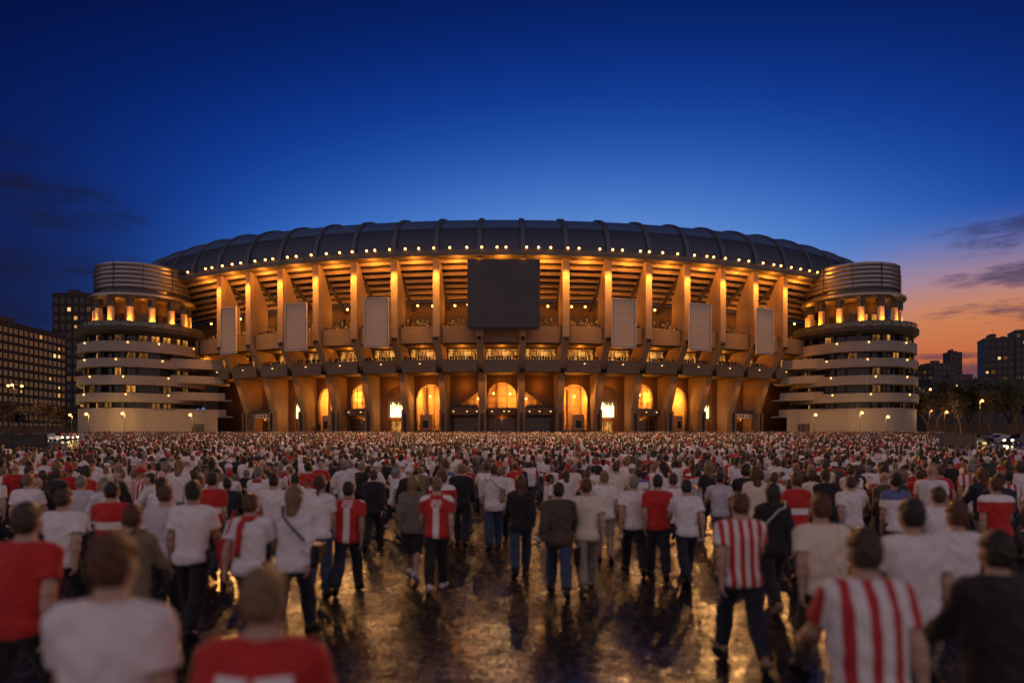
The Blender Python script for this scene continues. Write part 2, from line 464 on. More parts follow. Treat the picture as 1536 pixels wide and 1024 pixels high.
# rib: an arch over the tube, in the local frame of its angle
mb = MB(); hw = .48
pin = [(12.5 - 12.42 * math.cos(a), 43.45 + 9.62 * math.sin(a)) for a in [R_(6 * k) for k in range(0, 20)]]
pout = [(12.5 - 12.9 * math.cos(a), 43.2 + 10.3 * math.sin(a)) for a in [R_(6 * k) for k in range(0, 20)]]
pout[0] = (-.55, 42.6); pin[0] = (.08, 42.6)
for (a, b, c2, d) in zip(pin, pin[1:], pout, pout[1:]):
    mb.quad((-hw, *c2), (hw, *c2), (hw, *d), (-hw, *d))
    mb.quad((-hw, *a), (-hw, *c2), (-hw, *d), (-hw, *b)); mb.quad((hw, *a), (hw, *b), (hw, *d), (hw, *c2))
rib_me = mb.mesh('rib', M_['rib'], smooth=40)
for a0 in a_list:
    if abs(a0) < R_(74): obj('rib', rib_me, roof, fr(a0) @ Matrix.Translation((0, 0, 43.5)) @ Matrix.Diagonal((1, 1, rise(a0), 1)) @ Matrix.Translation((0, 0, -43.5)))
# --- eave beam with a row of lamps
mb = MB()
sweep(mb, [(1.2, 41.75), (-1.15, 42.1), (-1.25, 43.35), (.3, 43.55), (.3, 42.6), (1.2, 41.75)], -R_(44), R_(44), 60)
eave = obj('eave_beam', mb.mesh('eave_beam', M_['eave'], smooth=30), stadium, Matrix())
mb = MB(); mb.ball((0, -.34, .15), .25, 10, 0); mb.box((0, -.02, .15), (.24, .5, .16), 1); mb.box((0, .2, .15), (.34, .06, .5), 1)
lamp_me = mb.mesh('lamp', [M_['bulb'], M_['black']], smooth=30)
rr = random.Random(3)
for b in range(-9, 10):
    for s in (0, 1 / 3, 2 / 3):
        th = (b - .5 + s) * STEP + rr.uniform(-.08, .08) * STEP
        if abs(th) > R_(32) or rr.random() < .04: continue
        obj('lamp', lamp_me, eave, fr(th) @ Matrix.Translation((0, -1.3, 43.45)))
# floodlights among the eave lamps, turned out over the square
for k in range(-6, 7):
    th = k * STEP * 1.25
    light('square_floodlight', 'SPOT', P(th, -2.4, 43.2), 95000, (1, .46, .13), r=.5, aim=(P(th, 0, 0).x * .6, 102, 2), angle=56, blend=.7, parent=stadium)
for x_ in (-33, -17, -3, 9, 24):
    th = math.asin((x_ - XC) / RS)
    light('square_floodlight', 'SPOT', P(th, -2.4, 43.2), 9000, (1, .50, .17), r=.3, aim=(x_ * .1, 9, 0), angle=34, blend=.7, parent=stadium)
# --- stepped underside of the upper stand
mb = MB()
st = []
for k in range(7):
    r0 = 1.0 + 1.78 * k; z0 = 41.85 - .89 * k
    sweep(mb, [(r0, z0), (r0 + .1, z0 - .72)], -R_(44), R_(44), 60, 0)
    sweep(mb, [(r0 + .1, z0 - .72), (r0 + 1.78, z0 - .5), (r0 + 1.78, z0 - .89)], -R_(44), R_(44), 60, 1)  # undersides in the darker concrete: shade between steps put into the colour
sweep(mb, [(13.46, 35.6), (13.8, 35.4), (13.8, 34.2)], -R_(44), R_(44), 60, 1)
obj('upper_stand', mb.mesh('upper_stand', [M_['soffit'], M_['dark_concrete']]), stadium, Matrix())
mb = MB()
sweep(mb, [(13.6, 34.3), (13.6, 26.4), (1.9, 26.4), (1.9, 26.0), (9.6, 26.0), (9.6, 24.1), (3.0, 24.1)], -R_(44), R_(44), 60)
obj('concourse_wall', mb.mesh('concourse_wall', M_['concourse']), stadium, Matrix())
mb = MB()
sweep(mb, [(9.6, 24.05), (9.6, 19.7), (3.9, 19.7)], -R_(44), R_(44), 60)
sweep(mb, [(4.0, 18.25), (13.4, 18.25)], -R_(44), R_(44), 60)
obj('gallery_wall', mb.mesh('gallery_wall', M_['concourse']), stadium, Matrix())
mb = MB()
sweep(mb, [(20, 34), (26, 3.4)], -R_(50), R_(50), 40)
sweep(mb, [(14, 34), (20, 34)], -R_(50), R_(50), 40)
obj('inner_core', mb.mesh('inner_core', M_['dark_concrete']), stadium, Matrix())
# --- pillars
def pillar_mesh():
    mb = MB()
    out = [(0, 41.9), (0, 25.3), (.9, 24.0), (4.6, 18.9), (8.1, 10.2), (8.3, 3.3)]
    inn = [(12.4, 3.3), (12.4, 18.2), (7.0, 24), (5.6, 26), (5.5, 34.8), (1.5, 41.9)]
    w = .72
    # quads between outer and inner profile sampled by height so the faces stay convex
    def rad(pr, z):
        q = sorted(pr, key=lambda a: a[1])
        for (r0, z0), (r1, z1) in zip(q, q[1:]):
            if z0 - 1e-6 <= z <= z1 + 1e-6: return r0 + (r1 - r0) * (z - z0) / max(1e-6, z1 - z0)
        return q[-1][0]
    zs = sorted(set([z for _, z in out] + [z for _, z in inn]))
    for z0, z1 in zip(zs, zs[1:]):
        o0, o1, i0, i1 = rad(out, z0), rad(out, z1), rad(inn, z0), rad(inn, z1)
        mb.quad((-w, o0, z0), (w, o0, z0), (w, o1, z1), (-w, o1, z1))
        mb.quad((-w, o0, z0), (-w, o1, z1), (-w, i1, z1), (-w, i0, z0))
        mb.quad((w, o0, z0), (w, i0, z0), (w, i1, z1), (w, o1, z1))
        mb.quad((-w, i0, z0), (-w, i1, z1), (w, i1, z1), (w, i0, z0))
    mb.quad((-w, 0, 41.9), (w, 0, 41.9), (w, 1.5, 41.9), (-w, 1.5, 41.9))
    return mb.mesh('pillar', M_['concrete'])
pil_me = pillar_mesh()
mb = MB()
mb.prism([(1.5, 41.6), (1.5, 41.0), (13.5, 33.4), (13.5, 34.0)], -.35, .35)
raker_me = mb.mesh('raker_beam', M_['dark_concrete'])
mb = MB()
mb.box((0, 0, 0), (.75, .55, .6), 0, bev=.06); mb.box((0, .42, .1), (.2, .5, .16), 0); mb.box((0, -.29, 0), (.55, .03, .4), 1)
flood_me = mb.mesh('floodlight', [M_['black'], M_['glass_dark']])
mb = MB()
for s in (-1, 1):
    mb.prism([(7.4, 3.3), (8.6, 3.3), (8.6, 10.4), (7.9, 10.4), (7.4, 9.9)], s * .62 - .24, s * .62 + .24)
mb.box((0, 8.2, 6.4), (.7, .5, 6.2), 1)
but_me = mb.mesh('buttress', [M_['balcony'], M_['dark_concrete']])
for k in range(-8, 8):
    th = (k + .5) * STEP
    Mx = fr(th)
    po = obj('pillar', pil_me, stadium, Mx)
    obj('raker_beam', raker_me, po, Mx)
    obj('floodlight', flood_me, po, Mx @ Matrix.Translation((0, -.1, 25.0)) @ Matrix.Rotation(R_(-20), 4, 'X'))
    obj('floodlight', flood_me, po, Mx @ Matrix.Translation((0, 4.1, 18.6)) @ Matrix.Rotation(R_(30), 4, 'X'))
    obj('buttress', but_me, po, Mx)
    light('base_fill_light', 'POINT', P(th + STEP * .5, 10.6, 15.9), 260, r=.3, parent=stadium)  # added fill that lightens the ground-floor walls, without a lamp body
    far = 1.0
    light('eave_light', 'SPOT', P(th, -2.0, 42.0), (27000 if k not in (-1, 0) else 900), (1, .345, .045), r=.3, aim=P(th, -.2, 31), angle=58, blend=.8, parent=po)
    light('leg_light', 'SPOT', P(th, 3.1, 18.5), 1900 * far, r=.25, aim=P(th, 7.6, 10.5), angle=46, blend=.9, parent=po)
light('base_fill_light', 'POINT', P(-8 * STEP, 8.0, 15.8), 380, r=.3, parent=stadium)  # same added fill for the dark end bays by the towers
light('base_fill_light', 'POINT', P(8 * STEP, 8.0, 15.8), 200, r=.3, parent=stadium)
# --- balconies: two rows of parapets between the pillars
def bay_prism(name, pts, r_in, mat):
    mb = MB(); hwid = (RS - r_in) * math.tan(STEP / 2) - .74
    mb.prism(pts, -hwid, hwid)
    return mb.mesh(name, mat)
up_me = bay_prism('balcony', [(1.3, 24.2), (1.3, 27.7), (1.62, 27.78), (1.9, 27.6), (1.9, 24.05)], 1.3, M_['balcony'])
lo_me = bay_prism('balcony', [(3.3, 18.2), (3.3, 20.8), (3.6, 20.88), (3.9, 20.7), (3.9, 18.05)], 3.3, M_['balcony'])
mb = MB(); hwid = (RS - 9) * math.tan(STEP / 2) - .74
NP = 4
mb.quad((-hwid, 9.42, 21.1), (hwid, 9.42, 21.1), (hwid, 9.42, 23.85), (-hwid, 9.42, 23.85), 0)
for j in range(NP + 1):
    mb.box((-hwid + 2 * hwid * j / NP, 9.34, 22.4), (.16, .12, 3.0), 1)
mb.box((0, 9.335, 23.5), (2 * hwid, .13, .12), 1)
for j in range(2):
    mb.box((-hwid * .45 + hwid * .9 * j, 8.6, 23.55), (1.5, .25, .12), 1)
win_me = mb.mesh('window', [M_['lit'], M_['frame']])
mb = MB(); hw2 = (RS - 13.6) * math.tan(STEP / 2) - .74
mb.box((0, 13.4, 29.4), (hw2 * 2, .3, 5.9), 0); 
for j in range(6):
    mb.box((-hw2 + (j + .5) * hw2 / 3, 13.2, 31.0 + .3 * (j % 2)), (.8 - .4 * (j % 3 == 1), .14, .7), 1 if j != 3 else 0)
bar0 = mb; mb = MB(); mb.box((0, 6.0, 29.9), (hw2 * 2.05, .08, .08), 0); mb.box((-hw2 * .5, 6.0, 29.0), (.07, .07, 5), 0); mb.box((hw2 * .5, 6.0, 29.0), (.07, .07, 5), 0)
rail_me = mb.mesh('railing', M_['black'])
bar_me = bar0.mesh('kiosk_front', [M_['dark_concrete'], M_['lit_dim']])
mb = MB(); mb.ball((0, 0, 0), .26, 10, 0); mb.tube([(0, 0, .2), (0, 0, 1.4)], .03, 6, 1)
bulb_me = mb.mesh('ceiling_lamp', [M_['bulb'], M_['black']], smooth=True)
mb = MB(); mb.box((0, 0, 0), (.3, .12, .15), 0)
spotlet_me = mb.mesh('balcony_lamp', M_['bulb_soft'])
rr = random.Random(8)
for b in range(-9, 10):
    th = b * STEP; Mx = fr(th)
    obj('balcony', up_me, stadium, Mx)
    lo = obj('balcony', lo_me, stadium, Mx)
    if abs(b) > 1: obj('balcony_lamp', spotlet_me, lo, Mx @ Matrix.Translation((rr.uniform(-.5, .5), 3.25, 20.0)))
    obj('window', win_me, stadium, Mx)
    obj('kiosk_front', bar_me, stadium, Mx); obj('railing', rail_me, stadium, Mx)
    for u in (-1.9, 1.4):
        obj('ceiling_lamp', bulb_me, stadium, Mx @ Matrix.Translation((u + rr.uniform(-.4, .4), 8.8, 33.6 + rr.uniform(-.2, .2))))
    light('concourse_light', 'POINT', P(th, 7.8, 32.6), 900 * rr.uniform(.6, 1.3), r=.35, parent=stadium)
    light('bay_light', 'POINT', P(th, -1.0, 40.6), 1600, r=.3, parent=stadium)
    light('gallery_light', 'POINT', P(th, 6.6, 23.2), 420 * rr.uniform(.6, 1.3), r=.3, parent=stadium)

# --- ground floor bays: wall with openings at r = 14
RB = 12.5
HB = (RS - RB) * math.tan(STEP / 2)
def arch_top(x, x0, x1, zs, za):
    u = (x - (x0 + x1) / 2) / ((x1 - x0) / 2)
    return zs + (za - zs) * math.sqrt(max(0, 1 - u * u))
def bay_wall(ops, depth=1.0):
    """ops: (x0, x1, z0, top) with top(x) -> z; the wall has real reveals"""
    mb = MB(); xs = {-HB, HB}
    for x0, x1, z0, top in ops:
        for k in range(13): xs.add(x0 + (x1 - x0) * k / 12)
    xs = sorted(xs)
    for xa, xb in zip(xs, xs[1:]):
        xm = (xa + xb) / 2
        cut = sorted([(z0, z0, top(xa), top(xb)) for x0, x1, z0, top in ops if x0 < xm < x1])
        la = lb = Z0 - .05
        for za, zb, ta, tb in cut:
            mb.quad((xa, RB, la), (xb, RB, lb), (xb, RB, zb), (xa, RB, za))
            mb.quad((xa, RB, ta), (xb, RB, tb), (xb, RB + depth, tb), (xa, RB + depth, ta))
            mb.quad((xa, RB, za), (xb, RB, zb), (xb, RB + depth, zb), (xa, RB + depth, za))
            la, lb = ta, tb
        mb.quad((xa, RB, la), (xb, RB, lb), (xb, RB, 18.25), (xa, RB, 18.25))
    for x0, x1, z0, top in ops:
        for x in (x0, x1):
            zt = top(x)
            if zt > z0 + .05: mb.quad((x, RB, z0), (x, RB + depth, z0), (x, RB + depth, zt), (x, RB, zt))
    return mb.mesh('wall', M_['brick_dark'], fix=False)
def room(x0, x1, z0, z1, d=6.0, parent=None, Mx=None, power=900, lamp=None, mat='plaster'):
    mb = MB(); a, b = RB + 1.0, RB + 1.0 + d
    x0 -= .3; x1 += .3; z1 += .3
    mb.quad((x0, b, z0), (x1, b, z0), (x1, b, z1), (x0, b, z1))
    mb.quad((x0, a, z0), (x0, b, z0), (x0, b, z1), (x0, a, z1)); mb.quad((x1, a, z0), (x1, a, z1), (x1, b, z1), (x1, b, z0))
    mb.quad((x0, a, z1), (x0, b, z1), (x1, b, z1), (x1, a, z1)); mb.quad((x0, a, z0), (x1, a, z0), (x1, b, z0), (x0, b, z0))
    # piers and a lintel on the back wall
    n = 3
    for k in range(n + 1):
        mb.box((x0 + .25 + (x1 - x0 - .5) * k / n, b - .25, (z0 + z1) / 2), (.45, .5, z1 - z0), 1)
    mb.box(((x0 + x1) / 2, b - .2, z0 + (z1 - z0) * .55), (x1 - x0, .4, .35), 1)
    r = obj('arch_room', mb.mesh('arch_room', [M_[mat], M_['concrete']], fix=False), parent, Mx)
    lx, lz = lamp or ((x0 + x1) / 2, z1 - 1.6)
    L = Mx @ Vector((lx, RB + d * .62, lz))
    obj('ceiling_lamp', bulb_me, r, Matrix.Translation(L))
    light('room_light', 'POINT', Mx @ Vector((lx, RB + d * .62, lz - .35)), power * .8, (1, .36, .05), .3, parent=r)
    return r
def railing(mb, x0, x1, y, z, h=1.0, m=1):
    mb.box(((x0 + x1) / 2, y, z + h), (x1 - x0, .08, .08), m)
    n = int((x1 - x0) / .5)
    for k in range(n + 1): mb.box((x0 + (x1 - x0) * k / n, y, z + h / 2), (.05, .05, h), m)
def glazing(x0, x1, z0, z1, nx, y, zt, mats, name):
    mb = MB()
    mb.box(((x0 + x1) / 2, y + .06, (z0 + z1) / 2), (x1 - x0, .06, z1 - z0), 0)
    for k in range(nx + 1): mb.box((x0 + (x1 - x0) * k / nx, y - .03, (z0 + z1) / 2), (.13, .12, z1 - z0), 1)
    for z in (z0 + .06, zt, z1 - .06): mb.box(((x0 + x1) / 2, y - .032, z), (x1 - x0 - .13, .112, .13), 1)
    return mb.mesh(name, mats)
def beam_part(par, Mx, x0, x1, z0, z1, y0, seed):
    mb = MB(); mb.box(((x0 + x1) / 2, (y0 + RB) / 2, (z0 + z1) / 2), (x1 - x0, RB - y0, z1 - z0), 0, bev=.05)
    bo = obj('beam', mb.mesh('beam', M_['balcony']), par, Mx)
    q = random.Random(seed)
    for k in range(3):
                obj('balcony_lamp', spotlet_me, bo, Mx @ Matrix.Translation((x0 + (k + .5 + q.uniform(-.3, .3)) * (x1 - x0) / 3, y0 - .05, (z0 + z1) / 2)))
dark_glaz = {}
for b in range(-9, 10):
    th = b * STEP; Mx = fr(th); a = abs(b); s = 1 if b >= 0 else -1
    def X2(x0, x1):      # mirrored pair for the two sides
        return (x0, x1) if s > 0 else (-x1, -x0)
    if a in (0, 4):
        hwd = 3.35 if a == 0 else 3.2; sh_ = 0 if a == 0 else -s * .7
        tp = lambda x, h=hwd: arch_top(x, -h, h, 13.6, 16.7)
        tps = lambda x, h=hwd, q_=sh_: arch_top(x - q_, -h, h, 13.6, 16.7)
        wall = obj('wall', bay_wall([(-hwd + sh_, hwd + sh_, 10.9, tps), (-3.0, 3.0, Z0, lambda x: 8.6)]), stadium, Mx)
        Mb_ = Mx; Mx = Mx @ Matrix.Translation((sh_, 0, 0))
        room(-hwd, hwd, 10.9, 16.7, 7, wall, Mx, 4200 if a == 0 else 3400, lamp=(s * hwd * .55, 14.4))
        if a == 0:
            r2 = obj('ceiling_lamp', bulb_me, wall, Mx @ Matrix.Translation((-hwd * .6, RB + 2.6, 14.4)))
        mb = MB()
        railing(mb, -hwd, hwd, RB + .3, 10.9, 1.1, 0)
        nn = 3 if a == 0 else 5
        for k in range(1, nn): 
            x = -hwd + 2 * hwd * k / nn
            mb.box((x, RB + .7, (10.9 + tp(x)) / 2), (.12, .12, tp(x) - 10.9), 0)
        for z in ((13.4,) if a == 0 else (12.4, 13.8, 15.2)):
            hz_ = hwd if z < 13.7 else hwd * math.sqrt(max(0, 1 - ((z - 13.6) / 3.1) ** 2))
            mb.box((0, RB + .66, z), (hz_ * 2, .1, .1), 0)
        obj('window_frame', mb.mesh('window_frame', M_['frame']), wall, Mx); Mx = Mb_
        beam_part(wall, Mx, -3.3, 3.3, 9.2, 10.85, RB - 1.4, 40 + b)
        obj('door', glazing(-3.0, 3.0, Z0, 8.6, 4, RB + .5, 6.6, [M_['door_dark'], M_['frame']], 'door'), wall, Mx)
        light('door_light', 'POINT', Mx @ Vector((0, RB - .6, 8.5)), 60, r=.2, parent=wall)
    elif a == 1:
        x0, x1 = X2(-3.4, 2.0)
        def tp(x, s=s): return 11.0 + (14.9 - 11.0) * ((2.0 - x * s) / 5.4)
        wall = obj('wall', bay_wall([(x0, x1, 10.9, tp), (-3.3, 3.3, Z0, lambda x: 8.7)]), stadium, Mx)
        room(x0, x1, 10.9, 15, 5, wall, Mx, 800, lamp=(-s * 2.6, 13.2))
        beam_part(wall, Mx, -3.3, 3.3, 9.2, 10.85, RB - 1.4, 60 + b)
        mb = MB(); railing(mb, -3.3, 3.3, RB - 1.2, 10.85, .8, 0); mb.box((0, RB - 1.15, 11.2), (5.6, .04, .6), 0)
        obj('railing', mb.mesh('railing', M_['black']), wall, Mx)
        obj('window', glazing(-3.3, 3.3, Z0, 8.7, 4, RB + .3, 7.0, [M_['door_dark'], M_['frame']], 'window'), wall, Mx)
    elif a in (2, 5):
        x0, x1 = X2(-3.5, 3.1)
        tp = lambda x, x0=x0, x1=x1: arch_top(x, x0, x1, 13.0, 16.3)
        wall = obj('wall', bay_wall([(x0, x1, 5.8, tp)]), stadium, Mx)
        room(x0, x1, 5.8, 16.3, 7, wall, Mx, 4200, lamp=(s * .9, 13.9))
        mb = MB(); xa, xb = X2(.6, 2.5) if a == 5 else X2(-.2, 2.4)
        mb.box(((xa + xb) / 2, RB + 1.4, 7.6), (xb - xa, 1.2, 3.6), 0); mb.box(((xa + xb) / 2, RB + .78, 7.2), ((xb - xa) * .5, .06, 1.7), 1)
        mb.box((x0 + (x1 - x0) * .32, RB + 1.6, 10.5), (.5, .5, 9.4), 0)
        railing(mb, x0, x1, RB + .45, 5.8, 1.1, 1)
        obj('stair_block', mb.mesh('stair_block', [M_['plaster'], M_['black']]), wall, Mx)
        mb = MB(); mb.box((0, RB - .35, 4.6), (5.0, .5, 2.4), 0, bev=.05); mb.box((.6, RB - .64, 4.9), (2.4, .08, 1.5), 1)
        obj('kiosk_front', mb.mesh('kiosk_front', [M_['dark_concrete'], M_['black']]), wall, Mx)
    elif a in (3, 6):
        o_ = -s * .8; tp = lambda x, o_=o_: arch_top(x - o_, -2.4, 2.4, 13.4, 15.9)
        wall = obj('wall', bay_wall([(-2.4 + o_, 2.4 + o_, 8.7, tp), (-2.1 + o_, 2.1 + o_, Z0, lambda x: 8.2)], .9), stadium, Mx)
        Mx = Mx @ Matrix.Translation((o_, 0, 0))
        mb = MB(); mb.quad((-2.4, RB + .9, 8.7), (2.4, RB + .9, 8.7), (2.4, RB + .9, 16), (-2.4, RB + .9, 16))
        obj('niche', mb.mesh('niche', M_['brick_dark']), wall, Mx)
        mb = MB(); mb.box((0, RB + .1, 10.7), (3.5, .7, 3.7), 0, bev=.05)
        pn = obj('lit_window', mb.mesh('lit_window', M_['hot']), wall, Mx)
        mb = MB(); q = random.Random(b)
        for k in range(26):
            x = -1.9 + 3.8 * k / 25; L = q.uniform(.7, 1.9) if abs(x) < 1.6 else q.uniform(1.6, 2.3)
            mb.box((x, RB - .32, 13.0 - L / 2), (.13, .05, L), 0)
        mb.box((0, RB - .32, 13.05), (4.2, .1, .16), 0)
        obj('fringe_curtain', mb.mesh('fringe_curtain', M_['balcony']), pn, Mx)
        mb = MB(); mb.box((0, RB + .6, 6.6), (3.6, .1, 2.8), 0)
        for x in (-1.85, -.55, .75, 1.85): mb.box((x, RB + .5, 5.9), (.3 if abs(x) > 1 else .16, .16, 4.8), 1)
        mb.box((0, RB + .45, 4.6), (3.9, .2, 1.2), 1)
        obj('door', mb.mesh('door', [M_['lit'], M_['frame']]), wall, Mx)
        light('panel_light', 'POINT', Mx @ Vector((0, RB - 1.5, 9.2)), 420, r=.4, parent=wall)
    elif a == 7:
        x0, x1 = X2(-3.2, .6)
        tp = lambda x, x0=x0, x1=x1: arch_top(x, x0, x1, 13.4, 15.8)
        wall = obj('wall', bay_wall([(x0, x1, 9.6, tp), (-3.2, 3.2, Z0, lambda x: 8.2)]), stadium, Mx)
        room(x0, x1, 9.6, 15.8, 5, wall, Mx, 1900, lamp=(-s * 1.5, 13.6))
        mb = MB(); mb.box((0, RB - 1.6, 9.4), (7.4, 3.2, 1.0), 0, bev=.05); mb.box((0, RB - 3.1, 10.4), (7.4, .12, 1.1), 2)
        for x in (-3.3, 3.3): mb.box((x, RB - 2.9, 6.1), (.5, .5, 5.7), 0)
        obj('entrance_canopy', mb.mesh('entrance_canopy', [M_['tower_white'], M_['dark_concrete'], M_['dark_concrete']]), wall, Mx)
        mb = MB(); q = random.Random(5)
        mb.box((-s * .6, RB - 3.28, 9.4), (5.2, .14, .95), 0)
        x = -2.0
        for wdt in (.7, .62, .62, .68, .5):
            mb.box((-s * .6 + x, RB - 3.37, 9.4), (wdt * .75, .05, .55), 1); x += .98
        obj('sign', mb.mesh('sign', [M_['lit_sign'] if 'lit_sign' in M_ else M_['white_frame'], M_['black']]), wall, Mx)
        obj('door', glazing(-3.2, 3.2, Z0, 8.2, 4, RB + .4, 6.6, [M_['door_dark'], M_['frame']], 'door'), wall, Mx)
        obj('ceiling_lamp', spotlet_me, wall, Mx @ Matrix.Translation((s * 1.2, RB - 1.5, 8.6)))
        light('door_light', 'POINT', Mx @ Vector((s * 1.2, RB - 1.6, 8.0)), 120, r=.2, parent=wall)
    else:
        wall = obj('wall', bay_wall([]), stadium, Mx)

# --- things hung on the facade
M_['screen'] = None
m, t, p = new_mat('screen_panel')
v = coords(t); sp = t.n('ShaderNodeSeparateXYZ'); t.set(sp.inputs[0], v)
gx = t.math('LESS_THAN', t.math('FRACT', t.math('DIVIDE', t.math('ADD', sp.outputs[0], 50), 1.26)), .035)
gz = t.math('LESS_THAN', t.math('FRACT', t.math('DIVIDE', sp.outputs[2], 1.28)), .035)
nz = noise(t, v, .5, 3)
c = t.mix(nz, (.030, .032, .036, 1), (.042, .044, .048, 1))
t.set(p.inputs['Base Color'], t.mix(t.math('MAXIMUM', gx, gz), c, (.012, .012, .013, 1)))
p.inputs['Roughness'].default_value = .5
c0 = at(755.5, 142.2)
zt = CAMH + (HZ - 389) / F * 142.2; zb = CAMH + (HZ - 491) / F * 142.2
wd = 109 / F * 142.2
scr = empty('video_screen', (c0.x, 142.4, zb))
tag(scr, 'huge square dark grey video screen hung on the front of the stadium', 'screen')
mb = MB(); mb.box((0, 0, (zt - zb) / 2), (wd, .7, zt - zb), 0, bev=.04)
obj('display_panel', mb.mesh('display_panel', m), scr)
mb = MB()
for x in (-4.6, 4.6): mb.box((x, .75, (zt - zb) * .5), (.5, .8, (zt - zb) * .8))
mb.box((-5.6, .3, -.35), (1.6, .5, .35)); mb.box((0, .3, -.2), (wd * .96, .4, .25))
obj('bracket', mb.mesh('bracket', M_['dark_metal']), scr)
m, t, p = new_mat('banner_cloth')
v = coords(t); sp = t.n('ShaderNodeSeparateXYZ'); t.set(sp.inputs[0], v)
fz = t.math('FRACT', t.math('DIVIDE', sp.outputs[2], 2.05)); lnz = t.math('LESS_THAN', fz, .03)
fx = t.math('LESS_THAN', t.math('FRACT', t.math('DIVIDE', t.math('ADD', sp.outputs[0], 9), .42)), .05)
nz = noise(t, v, 1.2, 4)
c = t.mix(nz, (.50, .39, .27, 1), (.58, .47, .34, 1))
c = t.mix(t.math('MAXIMUM', t.math('MULTIPLY', fx, .25), lnz), c, (.36, .29, .23, 1))
t.set(p.inputs['Base Color'], c); p.inputs['Roughness'].default_value = .8
bump(t, p, nz, .4, .08)
M_['banner'] = m
mb = MB(); bw, bh = 2.5, 5.0
mb.box((0, 0, 0), (bw * 2 - .24, .12, bh * 2 - .24), 0)
panel_me = mb.mesh('cloth_panel', m)
mb = MB()
for x in (-1, 1): mb.box((x * bw, 0, 0), (.18, .3, bh * 2 + .18), 0); mb.box((x * (bw - .17), 0, 0), (.1, .2, bh * 2 - .2), 1)
for z in (-1, 1): mb.box((0, 0, z * bh), (bw * 2 - .18, .29, .18), 0); mb.box((0, 0, z * (bh - .17)), (bw * 2 - .5, .19, .1), 1)
frame_me = mb.mesh('frame', [M_['white_frame'], M_['black']])
mb = MB()
for z in (-3.2, 3.2): mb.box((0, .9, z), (.25, 1.6, .25))
arm_me = mb.mesh('bracket', M_['dark_metal'])
BL = ['pale blank banner hung next to the white ring tower with the dark apartment blocks behind',
      'pale blank banner hung between the narrow banner near the dusk-side tower and the screen',
      ]
blabels = {330: 'narrow blank beige banner on the end pillars by the tower on the apartment block side',
           427: 'blank beige banner in the middle of the three between tall apartments and the screen',
           546: 'blank pale banner next to the dark screen, on the tall apartments side',
           918: 'blank pale banner next to the dark screen, on the sunset side',
           1033: 'blank beige banner in the middle of the three between the screen and the sunset',
           1133: 'narrow blank beige banner on the end pillars by the tower on the sunset side'}
for (x0, x1, y0, y1) in ((330, 356, 462, 530), (427, 461, 455, 525), (546, 583, 447, 520), (918, 954, 449, 521), (1033, 1067, 456, 525), (1133, 1161, 463, 530)):
    px = (x0 + x1) / 2
    # find the angle on the circle of radius RS+1.6
    best = min((abs(768 + F * P(a_, -1.6, 0).x / P(a_, -1.6, 0).y - px), a_) for a_ in np.linspace(-.6, .6, 2401))[1]
    pos = P(best, -1.6, 0); d = pos.y
    za = CAMH + (HZ - y1) / F * d; zc = CAMH + (HZ - (y0 + y1) / 2) / F * d
    hh = (y1 - y0) / F * d / 2; ww = (x1 - x0) / F * d / 2 / math.cos(best * 1.25) 
    Mb = fr(best) @ Matrix.Translation((0, -1.6, zc)) @ Matrix.Diagonal((ww / bw, 1, hh / bh, 1))
    Mb0 = fr(best) @ Matrix.Translation((0, -1.6, zc - hh))
    e = obj('banner', None, None, Mb0)
    tag(e, blabels[x0], 'banner', 'blank banners hung on the stadium front')
    obj('cloth_panel', panel_me, e, Mb); obj('frame', frame_me, e, Mb); obj('bracket', arm_me, e, Mb)
# ---------------------------------------------------------------- two round ramp towers
M_['rail_glass'] = simple('rail_glass', (.10, .12, .09), .1)
M_['col_stone'] = concrete('column_stone', (.50, .40, .28), 1.4, .12)
m, t, p = new_mat('tiled_wall')
v = coords(t); 
b_ = t.n('ShaderNodeTexBrick'); b_.offset = 0; b_.inputs['Scale'].default_value = 1
uvn = t.n('ShaderNodeTexCoord'); t.set(b_.inputs['Vector'], uvn.outputs['UV'])
b_.inputs['Brick Width'].default_value = 1.3; b_.inputs['Row Height'].default_value = .95; b_.inputs['Mortar Size'].default_value = .035
b_.inputs['Color1'].default_value = (.28, .245, .21, 1); b_.inputs['Color2'].default_value = (.255, .22, .19, 1); b_.inputs['Mortar'].default_value = (.26, .23, .2, 1)
t.set(p.inputs['Base Color'], t.mix(t.math('MULTIPLY', noise(t, v, .5, 5), .6), b_.outputs[0], (.22, .19, .16, 1)))
p.inputs['Roughness'].default_value = .6
M_['tile'] = m
def uv_lathe(me, n, rows, arc):
    uvl = me.uv_layers.new(name='UV'); k = 0
    for j in range(n):
        for r in range(len(rows) - 1):
            for (jj, rr_) in ((j, r), (j + 1, r), (j + 1, r + 1), (j, r + 1)):
                uvl.data[k].uv = (arc * jj / n, rows[rr_]); k += 1
